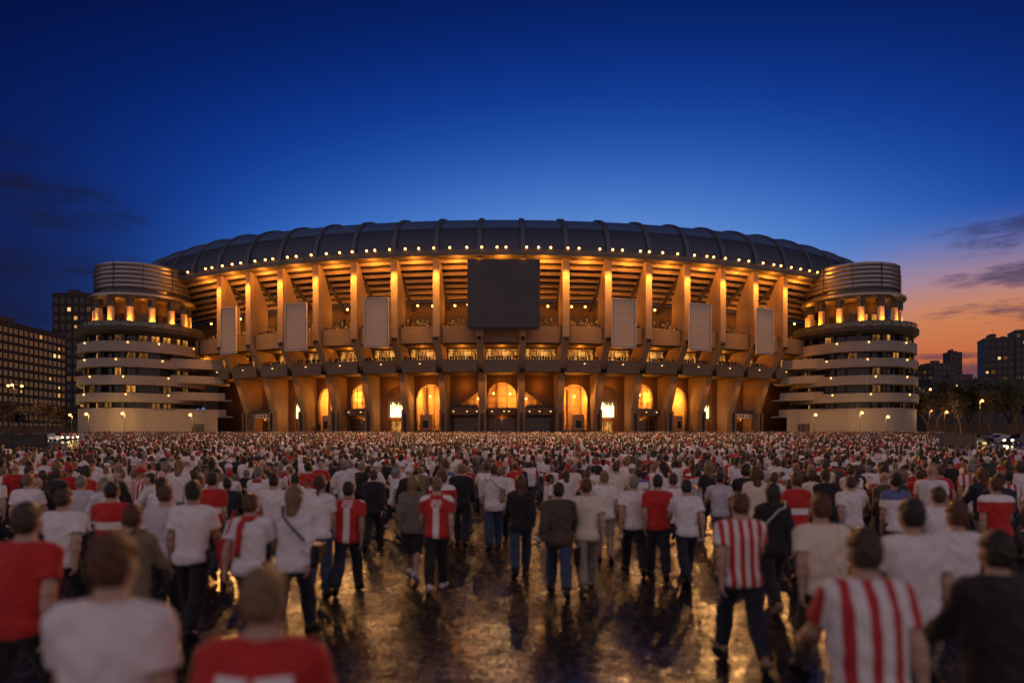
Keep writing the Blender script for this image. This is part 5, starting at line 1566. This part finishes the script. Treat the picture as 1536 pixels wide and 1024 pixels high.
def hairm(name, col):
    m, t, p = new_mat(name); n = noise(t, coords(t, (1, 1, .16)), 95, 4, .6); n2 = noise(t, coords(t), 14, 3)
    k = t.math('ADD', t.math('MULTIPLY', n, .7), t.math('MULTIPLY', n2, .3))
    t.set(p.inputs['Base Color'], t.ramp(k, [(.32, tuple(c * .35 for c in col) + (1,)), (.66, tuple(min(1, c * 1.6) for c in col) + (1,))]))
    p.inputs['Roughness'].default_value = .5
    bump(t, p, k, .9, .02); return m
HAIRC = {'dark': (hairm('dark_hair', (.018, .012, .009)), 'dark'), 'brown': (hairm('brown_hair', (.055, .03, .016)), 'brown'),
         'fair': (hairm('fair_hair', (.20, .125, .06)), 'fair'), 'auburn': (hairm('auburn_hair', (.09, .034, .014)), 'auburn'),
         'grey': (hairm('grey_hair', (.20, .19, .18)), 'grey')}
CAPC = {'red': simple('red_cap', (.42, .02, .02), .8), 'white': simple('white_cap', (.7, .68, .66), .8), 'black': simple('black_cap', (.02, .02, .02), .8)}
SHOES = {'dark': simple('dark_shoes', (.02, .017, .015), .5), 'white': simple('white_shoes', (.62, .58, .54), .6), 'tan': simple('tan_shoes', (.30, .20, .11), .6)}
def slot(o, m, k=0):
    o.material_slots[k].link = 'OBJECT'; o.material_slots[k].material = m
PEOPLE_GROUP = 'people walking across the plaza to the stadium'
def person(px, d, fig, mir, top, leg, hair, hcol, label, turn=0.0, scale=1.0, skin=0, shoes='dark', lower='trousers', x=None, cap=None, scarf=None):
    g = at(px, d) if x is None else Vector((x, d, ground(d)))
    face = math.atan2(-(g.x - g.x * .35), 60 - d * .3)       # drift towards the middle of the stadium
    D = PROTO[(fig, mir)]
    T = empty('person', g); T.rotation_euler = (0, 0, 0)
    Mx = Matrix.Translation(g) @ Matrix.Rotation(face + turn, 4, 'Z') @ Matrix.Scale(scale, 4)
    T.matrix_basis = Mx; W[T.name] = Mx
    tag(T, label, 'person', PEOPLE_GROUP)
    b = obj('body', D['body'], T); slot(b, SKIN[skin])
    tm, _, jk = TOPS[top]
    if jk: slot(obj('jacket' if top != 'wlong' else 'shirt', D['jacket'], T), tm)
    else: slot(obj('shirt', D['shirt'], T), tm)
    lw = lower if lower in D else 'trousers'
    slot(obj(lw, D[lw], T), LEGS[leg][0])
    for k in ('shoe-1', 'shoe1'): slot(obj('shoe', D[k], T), SHOES[shoes])
    if hair != 'bald':
        hk = 'hair_' + hair if 'hair_' + hair in D else 'hair_short'
        o = obj('cap' if hair == 'cap' else 'hair', D[hk], T)
        slot(o, CAPC[cap or 'white'] if hair == 'cap' else HAIRC[hcol][0])
    if scarf:
        fg = FIG[fig]; mb = MB(); n = fg.neck
        mb.tube([(n[0] + .078 * math.sin(a), n[1] + .012 + .085 * math.cos(a), n[2] + .01 + .012 * math.cos(a)) for a in [2 * math.pi * k / 14 for k in range(15)]], .034, 8)
        s_ = -1 if not mir else 1
        mb.tube([(s_ * .05, n[1] - .07, n[2]), (s_ * .07, n[1] - .145, n[2] - .08), (s_ * .085, n[1] - .165, n[2] - .3), (s_ * .09, n[1] - .165, n[2] - .42)], [.03, .034, .036, .03], 8)
        obj('scarf', mb.mesh('scarf', TOPS['red'][0], smooth=True), T)
    return T
# ---------------------------------------------------------------- bags
def bag(T, label, mat, side=1, z=.98, y=-.02, size=(.10, .30, .26), strap='cross', xo=.27):
    Mx = W[T.name]; p = Mx @ Vector((side * xo, y, z))
    B = empty('shoulder_bag', p); Mb = Matrix.Translation(p) @ Mx.to_3x3().normalized().to_4x4(); W[B.name] = Mb; B.matrix_basis = Mb
    tag(B, label, 'bag')
    mb = MB(); mb.box((0, 0, 0), size, 0, bev=.04); mb.box((side * (size[0] / 2 + .006), 0, size[2] * .2), (.016, size[1] * .96, size[2] * .58), 0, bev=.007)
    obj('bag_body', mb.mesh('bag_body', mat, smooth=40), B)
    mb = MB()
    if strap == 'cross':
        top = (-side * (xo + .10), .02, 1.475 - z)
        mb.tube([(0, -size[1] * .35, size[2] * .45), (-side * .10, -.155, .18), (-side * .26, -.175, .36), (-side * .345, -.15, top[2] - .07), (-side * .375, -.06, top[2] + .012), (-side * .372, .06, top[2] - .02)], .014, 6)
    elif strap == 'shoulder':
        mb.tube([(0, -size[1] * .4, size[2] * .45), (-side * .05, -.09, .3), (-side * .09, -.02, 1.49 - z), (-side * .05, .09, .3), (0, size[1] * .4, size[2] * .45)], .012, 6)
    else:
        mb.tube([(0, -.07, size[2] * .48), (0, -.06, size[2] * .5 + .07), (0, .06, size[2] * .5 + .07), (0, .07, size[2] * .48)], .011, 6)
    obj('strap', mb.mesh('strap', mat, smooth=40), B)
    return B
# ---------------------------------------------------------------- the people one can tell apart near the camera
PP = []          # (x, d) of everyone placed
used_labels = set()
def put(px, d, *a, **k):
    PP.append(((px - 768) / F * d, d)); used_labels.add(a[6])
    return person(px, d, *a, **k)
# px, d, figure, mirrored, top, legs, hair, hair colour, label
put(160, 2.95, 'man_c', 0, 'white', 'blue', 'short', 'auburn', 'person filling the lower corner in a white t-shirt, cropped at the waist', scale=1.06, skin=1)
put(390, 2.72, 'man_b', 0, 'blocks', 'navy', 'short', 'fair', 'person cropped at the chest in a red shirt with two white blocks', scale=1.0, skin=0)
put(34, 5.1, 'stout', 0, 'red', 'black', 'short', 'brown', 'stocky person in plain red t-shirt cut by the picture edge', scale=1.05)
put(92, 8.3, 'man_a', 1, 'white', 'black', 'short', 'brown', 'person in white t-shirt and black trousers just beyond the stocky red one', scale=1.02)
put(166, 9.2, 'man_b', 1, 'rband', 'black', 'short', 'dark', 'person in red t-shirt with a white band, behind the khaki jacket')
P_khaki = put(196, 6.6, 'woman_a', 0, 'khaki', 'black', 'short', 'auburn', 'person in khaki jacket with a round dark bag at the hip', scale=.97)
put(246, 8.6, 'man_c', 1, 'pale', 'navy', 'short', 'auburn', 'person in pale grey t-shirt half behind a white t-shirt and black trousers')
put(288, 8.1, 'man_b', 0, 'white', 'black', 'short', 'dark', 'person with dark hair in white t-shirt and black trousers, arms bent', scale=1.04, skin=2)
put(318, 11.3, 'woman_b', 0, 'rband', 'navy', 'short', 'dark', 'slim person in red t-shirt with white band between two white t-shirts')
put(410, 11.8, 'man_b', 1, 'white', 'black', 'crop', 'dark', 'person with shaved dark hair and square white t-shirt over black trousers')
P_scarf = put(374, 7.9, 'man_a', 0, 'white', 'black', 'short', 'auburn', 'person in white t-shirt with a red scarf and a red bag', scarf=True)
P_blouse = put(440, 8.0, 'woman_a', 1, 'wlong', 'navy', 'long', 'fair', 'woman in loose white blouse with fair hair and a black hip bag', scale=1.03)
put(479, 10.2, 'woman_b', 1, 'white', 'blue', 'bun', 'brown', 'person with tied brown hair in white t-shirt and blue jeans')
put(522, 10.5, 'man_a', 1, 'club', 'navy', 'short', 'dark', 'dark haired person in red shirt with white stripe and number', scale=1.0, skin=2)
put(619, 11.6, 'woman_a', 0, 'grey', 'black', 'long', 'fair', 'woman in grey top and black knee length skirt with long fair hair', lower='skirt', shoes='white')
put(655, 10.6, 'man_b', 1, 'club', 'black', 'crop', 'fair', 'shaven headed person in red shirt with white stripe and number', scale=1.0, skin=1, shoes='white')
put(663, 13.4, 'man_b', 0, 'ryoke', 'navy', 'curly', 'auburn', 'curly auburn haired person in red t-shirt with white shoulders')
put(692, 15.4, 'man_b', 0, 'black', 'navy', 'crop', 'fair', 'person with cropped fair hair in black jacket, feet on golden wet ground', scale=1.05)
P_strap = put(741, 14.8, 'man_b', 1, 'wlong', 'blue', 'crop', 'brown', 'person in white long sleeved shirt with tan strap bag across the back', scale=1.05)
P_aub = put(781, 11.9, 'woman_a', 1, 'black', 'blue', 'long', 'auburn', 'woman with long auburn hair in black jacket and blue jeans')
P_brown = put(838, 10.3, 'man_a', 0, 'brown', 'blue', 'short', 'dark', 'person in dark brown jacket and blue jeans carrying a flat case')
put(880, 10.6, 'man_a', 1, 'cream', 'beige', 'short', 'auburn', 'person in cream t-shirt and beige trousers with light shoes', scale=1.03, shoes='tan')
put(907, 13.2, 'man_c', 0, 'white', 'beige', 'short', 'fair', 'person in white t-shirt and knee length beige shorts', lower='shorts')
put(951, 12.0, 'man_a', 0, 'white', 'black', 'short', 'grey', 'grey haired person in white t-shirt next to the plain red t-shirt', scale=1.02)
put(987, 11.6, 'man_b', 0, 'red', 'navy', 'short', 'dark', 'dark haired person in plain red t-shirt and dark jeans between two white ones')
put(1030, 11.2, 'man_a', 1, 'white', 'navy', 'short', 'dark', 'dark haired person in white t-shirt leaning along beside the plain red one')
put(1010, 12.9, 'woman_a', 0, 'wcollar', 'blue', 'short', 'brown', 'person in white t-shirt with red collar and bright blue jeans')
put(1112, 7.1, 'man_a', 0, 'stripe', 'navy', 'short', 'auburn', 'striding person in thin red and white stripes with dark jeans and tan shoes', scale=1.04, shoes='tan')
P_dark = put(1160, 9.4, 'woman_a', 1, 'black', 'black', 'long', 'dark', 'woman all in black with a white bag beside the striped shirt', shoes='tan')
put(1234, 6.5, 'stout', 1, 'cream', 'brown', 'short', 'auburn', 'stout person in cream t-shirt and brown trousers', scale=1.03)
put(1302, 3.9, 'stout', 0, 'bold', 'navy', 'short', 'brown', 'large close person in bold red and white stripes', scale=1.02, skin=0)
put(1372, 5.4, 'man_b', 1, 'white', 'navy', 'short', 'dark', 'dark haired person in white t-shirt just beyond the bold stripes', scale=1.04)
put(1440, 6.3, 'woman_a', 0, 'white', 'beige', 'short', 'auburn', 'auburn haired person in white t-shirt and beige trousers beside the black jacket')
put(1502, 4.1, 'stout', 0, 'black', 'black', 'short', 'dark', 'big person in black jacket filling the lower corner', scale=1.0)
put(1277, 12.3, 'man_a', 0, 'white', 'black', 'crop', 'brown', 'brown cropped haired person in white t-shirt and black trousers beyond the cream t-shirt')
put(1196, 11.2, 'woman_b', 1, 'rband', 'black', 'short', 'auburn', 'auburn haired person in red t-shirt with one white band beside the woman in black')
put(1496, 10.6, 'man_b', 0, 'ryoke', 'black', 'short', 'auburn', 'auburn haired person in red t-shirt with white shoulders near the picture edge')
put(1080, 14.2, 'man_a', 1, 'pale', 'grey', 'short', 'dark', 'dark haired person in pale grey t-shirt and grey trousers')
put(1140, 13.8, 'man_c', 0, 'blackt', 'black', 'short', 'dark', 'dark haired person in black t-shirt with one raised forearm')
put(1345, 11.0, 'woman_b', 0, 'wyoke', 'navy', 'bun', 'dark', 'person with tied dark hair in white t-shirt with blue shoulders')
put(1410, 9.2, 'man_a', 1, 'wcollar', 'black', 'short', 'brown', 'brown haired person in white t-shirt with red collar beyond the close stripes')
put(40, 12.0, 'man_b', 0, 'white', 'blue', 'short', 'fair', 'fair haired person in white t-shirt and blue jeans by the picture edge')
put(120, 12.6, 'man_a', 0, 'pale', 'navy', 'short', 'grey', 'grey haired person in pale grey t-shirt and dark jeans')
put(560, 14.8, 'woman_a', 1, 'black', 'black', 'short', 'brown', 'slim brown haired person in black jacket and black trousers, alone on wet ground')
bag(P_khaki, 'round dark bag on the hip of the khaki jacket', M_['black'], -1, 1.0, -.05, (.11, .30, .30), 'cross')
bag(P_scarf, 'red fabric bag hanging beside the person with the red scarf', TOPS['red'][0], -1, .98, 0, (.10, .28, .36), 'shoulder', .26)
bag(P_blouse, 'black bag on the hip of the woman in the white blouse', M_['black'], 1, .94, 0, (.12, .36, .26), 'cross', .26)
bag(P_strap, 'tan bag with strap across the back of the white shirt', SHOES['tan'], 1, 1.12, -.12, (.10, .20, .30), 'cross', .18)
bag(P_dark, 'white bag carried by the woman all in black', simple('white_leather', (.55, .5, .46), .5), -1, 1.02, -.04, (.14, .34, .24), 'cross', .25)
bag(P_brown, 'flat dark case carried by the person in the brown jacket', M_['black'], 1, .58, .06, (.07, .44, .32), 'hand', .27)
# ---------------------------------------------------------------- the rest of the 300: denser with distance, open wet ground in the middle
q = random.Random(21)
top_w = [('white', 26), ('pale', 9), ('cream', 6), ('red', 7), ('stripe', 5), ('wcollar', 7), ('wband', 5), ('wsleeve', 6), ('wyoke', 5), ('ryoke', 3), ('rband', 3), ('bold', 3), ('wlong', 8), ('black', 7), ('navy', 4), ('brown', 2), ('grey', 3), ('blackt', 4), ('redlong', 3), ('khaki', 2)]
leg_w = [('black', 8), ('navy', 8), ('blue', 5), ('beige', 3), ('grey', 4), ('brown', 2)]
def pick(w_):
    r = q.random() * sum(b for _, b in w_)
    for a, b in w_:
        r -= b
        if r <= 0: return a
    return w_[0][0]
def free(x, d, mind):
    for a, b in PP:
        if abs(a - x) < mind and abs(b - d) < mind * 1.3 and (a - x) ** 2 + ((b - d) / 1.3) ** 2 < mind * mind: return False
    return True
cand = []
tries = 0
while len(cand) < 258 and tries < 60000:
    tries += 1
    n_ = len(cand)
    dmax = 9.5 + 15.5 * min(1, (n_ + 20) / 258) ** .62
    d = q.uniform(dmax - 1.8, dmax + .5); px = q.uniform(-30, 1566)
    c_ = abs(px - 768)
    if 470 < px < 1060 and d < 15.6: continue
    if 480 < px < 1040 and d < 21 and q.random() < .62: continue
    if d < 12 and 440 < px < 1180: continue
    x = (px - 768) / F * d
    if not free(x, d, .74 if d < 17 else .66): continue
    PP.append((x, d)); cand.append((px, x, d))
DMAX = max(c_[2] for c_ in cand)
marks = [(P_strap, 'the white shirt with the tan strap bag'), (P_brown, 'the dark brown jacket'), (P_blouse, 'the woman in the white blouse'), (P_dark, 'the woman all in black')]
def label_for(top, leg, lower, hair, hcol, cap, fig, shoes):
    who = 'woman' if fig.startswith('woman') and hair in ('long', 'bun') else ('stout person' if fig == 'stout' else 'person')
    hr = {'bald': 'with bald head', 'short': 'with %s hair' % HAIRC[hcol][1], 'crop': 'with cropped %s hair' % HAIRC[hcol][1], 'long': 'with long %s hair' % HAIRC[hcol][1],
          'bun': 'with tied back %s hair' % HAIRC[hcol][1], 'curly': 'with curly %s hair' % HAIRC[hcol][1], 'cap': 'in %s cap' % cap}[hair]
    lw = {'trousers': LEGS[leg][1], 'skirt': LEGS[leg][1].split()[0] + ' skirt', 'shorts': LEGS[leg][1].split()[0] + ' shorts'}[lower]
    return '%s %s, %s, %s' % (who, hr, TOPS[top][1], lw)
for px, x, d in cand:
    for k in range(60):
        fig = q.choice(('man_a', 'man_b', 'man_c', 'man_d', 'man_d', 'stout', 'woman_a', 'woman_b', 'woman_c', 'woman_a'))
        top = pick(top_w); leg = pick(leg_w); fem = fig.startswith('woman')
        hair = q.choice(('long', 'long', 'bun', 'short', 'curly', 'cap')) if fem else q.choice(('short', 'short', 'short', 'crop', 'crop', 'cap', 'curly', 'bald'))
        hcol = q.choice(('dark', 'dark', 'brown', 'brown', 'auburn', 'fair', 'grey')); cap = q.choice(('red', 'white', 'black'))
        lower = ('skirt' if q.random() < .12 else 'trousers') if fem else ('shorts' if q.random() < .13 else 'trousers')
        lb = label_for(top, leg, lower, hair, hcol, cap, fig, None)
        if lb not in used_labels: break
    used_labels.add(lb)
    person(px, d, fig, q.randint(0, 1), top, leg, hair, hcol, lb, turn=q.gauss(0, .34) if q.random() < .88 else q.choice((-1, 1)) * q.uniform(.8, 2.2), scale=q.uniform(.90, 1.07), skin=q.choice((0, 0, 1, 1, 2, 3)), shoes=q.choice(('dark', 'dark', 'white', 'tan')), lower=lower, cap=cap)
# ---------------------------------------------------------------- the packed crowd beyond: one object
def lod(fig, top, h, zmin=None, hair='short', lower='trousers'):
    """coarse clothed figure: verts, quads, region per vertex (0 skin 1 top 2 legs 3 hair 4 shoes)"""
    fg = FIG[fig]; lo, hi = fg.bounds(.1)
    if zmin is not None: lo = lo.copy(); lo[2] = zmin
    G = []
    b = Field(lo, hi, h); 
    fg.headf(b, False)
    for sd in (-1, 1):
        fg.uarm(b, sd); fg.farm(b, sd); b.cap(fg.wri[sd], fg.wri[sd] + fg.hnd[sd] / np.linalg.norm(fg.hnd[sd]) * .13, .032, .028, .03)
    if lower != 'trousers':
        for sd in (-1, 1): fg.leg(b, sd)
    G.append(b.f)
    keep = fg.bounds
    fg.bounds = lambda pad=.1: (lo, hi)
    G.append((fg.jacket(h) if top == 'jacket' else fg.tshirt(h)).f)
    G.append((fg.trousers(h, .02) if lower == 'trousers' else fg.skirt(h)).f)
    fg.bounds = keep
    hf = Field(lo, hi, h); hd = fg.head
    hf.ell(hd + v3(0, -.022, .042), (.092, .108, .10), .02); hf.ell(hd + v3(0, -.05, -.03), (.075, .07, .085), .02)
    if hair == 'long': hf.cap(hd + v3(0, -.07, -.02), hd + v3(0, -.09, -.25), .09, .06, .03, 1.3)
    G.append(hf.f)
    sh = Field(lo, hi, h)
    for sd in (-1, 1): sh.cap(fg.ank[sd] - v3(0, .03, .04), fg.toe[sd], .05, .035, .02)
    G.append(sh.f)
    A = np.stack(G); b.f = A.min(0); reg = A.argmin(0)
    V, Q = b.net()
    ii = np.clip(np.rint((V - b.lo) / h).astype(int), 0, np.array(reg.shape) - 1)
    return V, Q, reg[ii[:, 0], ii[:, 1], ii[:, 2]]
L1 = [lod(f, t_, .042, None, h_) for f, t_, h_ in (('man_a', 'tshirt', 'short'), ('man_b', 'tshirt', 'short'), ('man_c', 'tshirt', 'short'), ('stout', 'jacket', 'short'), ('woman_a', 'tshirt', 'long'), ('woman_b', 'jacket', 'long'))]
L2 = [lod(f, t_, .062, .75, h_) for f, t_, h_ in (('man_a', 'tshirt', 'short'), ('man_b', 'tshirt', 'short'), ('man_c', 'jacket', 'short'), ('woman_b', 'tshirt', 'long'))]
cr = np.random.default_rng(77)
TOPC = np.array([WHT] * 9 + [(.58, .56, .60)] * 4 + [CREAM] * 2 + [REDC] * 3 + [(.62, .30, .28)] * 2 + [(.014, .013, .014)] * 5 + [(.03, .035, .06)] * 2 + [(.06, .04, .02), (.16, .14, .12)])
SKC = np.array([(.44, .27, .19), (.50, .33, .24), (.34, .20, .13), (.24, .14, .09)])
HRC = np.array([(.018, .012, .009)] * 4 + [(.055, .03, .016)] * 3 + [(.2, .12, .06), (.14, .05, .02), (.2, .19, .18), (.6, .58, .55), (.35, .02, .02)])
LGC = np.array([(.012, .011, .012), (.014, .018, .032), (.035, .06, .12), (.25, .21, .17), (.08, .075, .075)])
places = []      # x, y, z, lod
def strew(y0, y1, dens, xlim, lodset):
    y = y0
    while y < y1:
        hw = min(xlim(y), .80 * y + 2); step = 1 / math.sqrt(dens)
        xs_ = np.arange(-hw, hw, step); xs_ = xs_ + cr.uniform(-.42, .42, len(xs_)) * step
        for x in xs_:
            yy = y + cr.uniform(-.45, .45) * step
            if cr.random() < .93: places.append((x, yy, ground(yy), lodset))
        y += step
far_lim = lambda y: 64.0 if y > 84 else 1000
strew(DMAX + .5, 34, 1.05, lambda y: 1000, 1)
strew(34, 52, .95, lambda y: 1000 if y < 44 else .62 * y, 1)
strew(52, 84, .85, lambda y: min(58, .62 * y), 2)
strew(84, 128, .72, lambda y: min(62 + (y - 84) * .55, .62 * y), 2)
strew(128, 148.5, .6, lambda y: 84, 2)
places = [p_ for p_ in places if (p_[0] - XC) ** 2 + (p_[1] - YC) ** 2 > (RS - 4.5) ** 2 and all((p_[0] - tx) ** 2 + (p_[1] - 168) ** 2 > 15.0 ** 2 for tx in (-90.7, 83.7)) and p_[0] / p_[1] < .80]
nb_stand = len(places)
# spectators at the parapets of the galleries
for b in range(-9, 10):
    for u in np.arange(-3.5, 3.6, .62):
        if cr.random() < .85:
            p_ = P(b * STEP + u / RS, 4.3 + cr.uniform(0, .5), 0); places.append((p_.x, p_.y, 20.25, 3))
        if cr.random() < .55:
            p_ = P(b * STEP + u / RS, 2.3 + cr.uniform(0, .6), 0); places.append((p_.x, p_.y, 27.0, 3))
    if abs(b) in (1, 7):
        for u in np.arange(-3, 3.1, .6):
            p_ = P(b * STEP + u / RS, 13.2, 0); places.append((p_.x, p_.y, 9.75 if abs(b) == 7 else 9.85, 3))
VV, QQ, CC = [], [], []; base = 0
for (x, y, z, ld) in places:
    V, Q, rg = (L1 if ld == 1 else L2)[cr.integers(len(L1 if ld == 1 else L2))]
    a = math.atan2(-x * .65, max(4, 60 - y * .3)) * .8 + cr.normal(0, .35)
    if ld == 3: a = math.pi + cr.normal(0, .5)
    s_ = cr.uniform(.92, 1.06); c_, n_ = math.cos(a) * s_, math.sin(a) * s_
    Pn = np.empty_like(V); Pn[:, 0] = V[:, 0] * c_ - V[:, 1] * n_ + x; Pn[:, 1] = V[:, 0] * n_ + V[:, 1] * c_ + y; Pn[:, 2] = V[:, 2] * s_ + z
    pal = np.stack([SKC[cr.integers(4)], TOPC[cr.integers(len(TOPC))] if ld < 3 else TOPC[-9:][cr.integers(9)], LGC[cr.integers(5)], HRC[cr.integers(len(HRC))], LGC[0]])
    VV.append(Pn); QQ.append(Q + base); CC.append(pal[rg]); base += len(V)
VV = np.concatenate(VV); QQ = np.concatenate(QQ); CC = np.concatenate(CC)
m, t, p = new_mat('crowd_clothes')
at_ = t.n('ShaderNodeVertexColor', layer_name='tint'); t.set(p.inputs['Base Color'], at_.outputs[0]); p.inputs['Roughness'].default_value = .5
me = np_mesh('crowd', VV, QQ, [m])
ca = me.color_attributes.new('tint', 'FLOAT_COLOR', 'POINT')
ca.data.foreach_set('color', np.concatenate([CC, np.ones((len(CC), 1))], 1).astype(np.float32).ravel())
tag(obj('crowd', me), 'packed crowd of hundreds of supporters filling the square before the stadium', 'crowd', None, 'stuff')
print('PEOPLE', len(PP), 'crowd', len(places), 'faces', len(QQ), 'DMAX', DMAX)
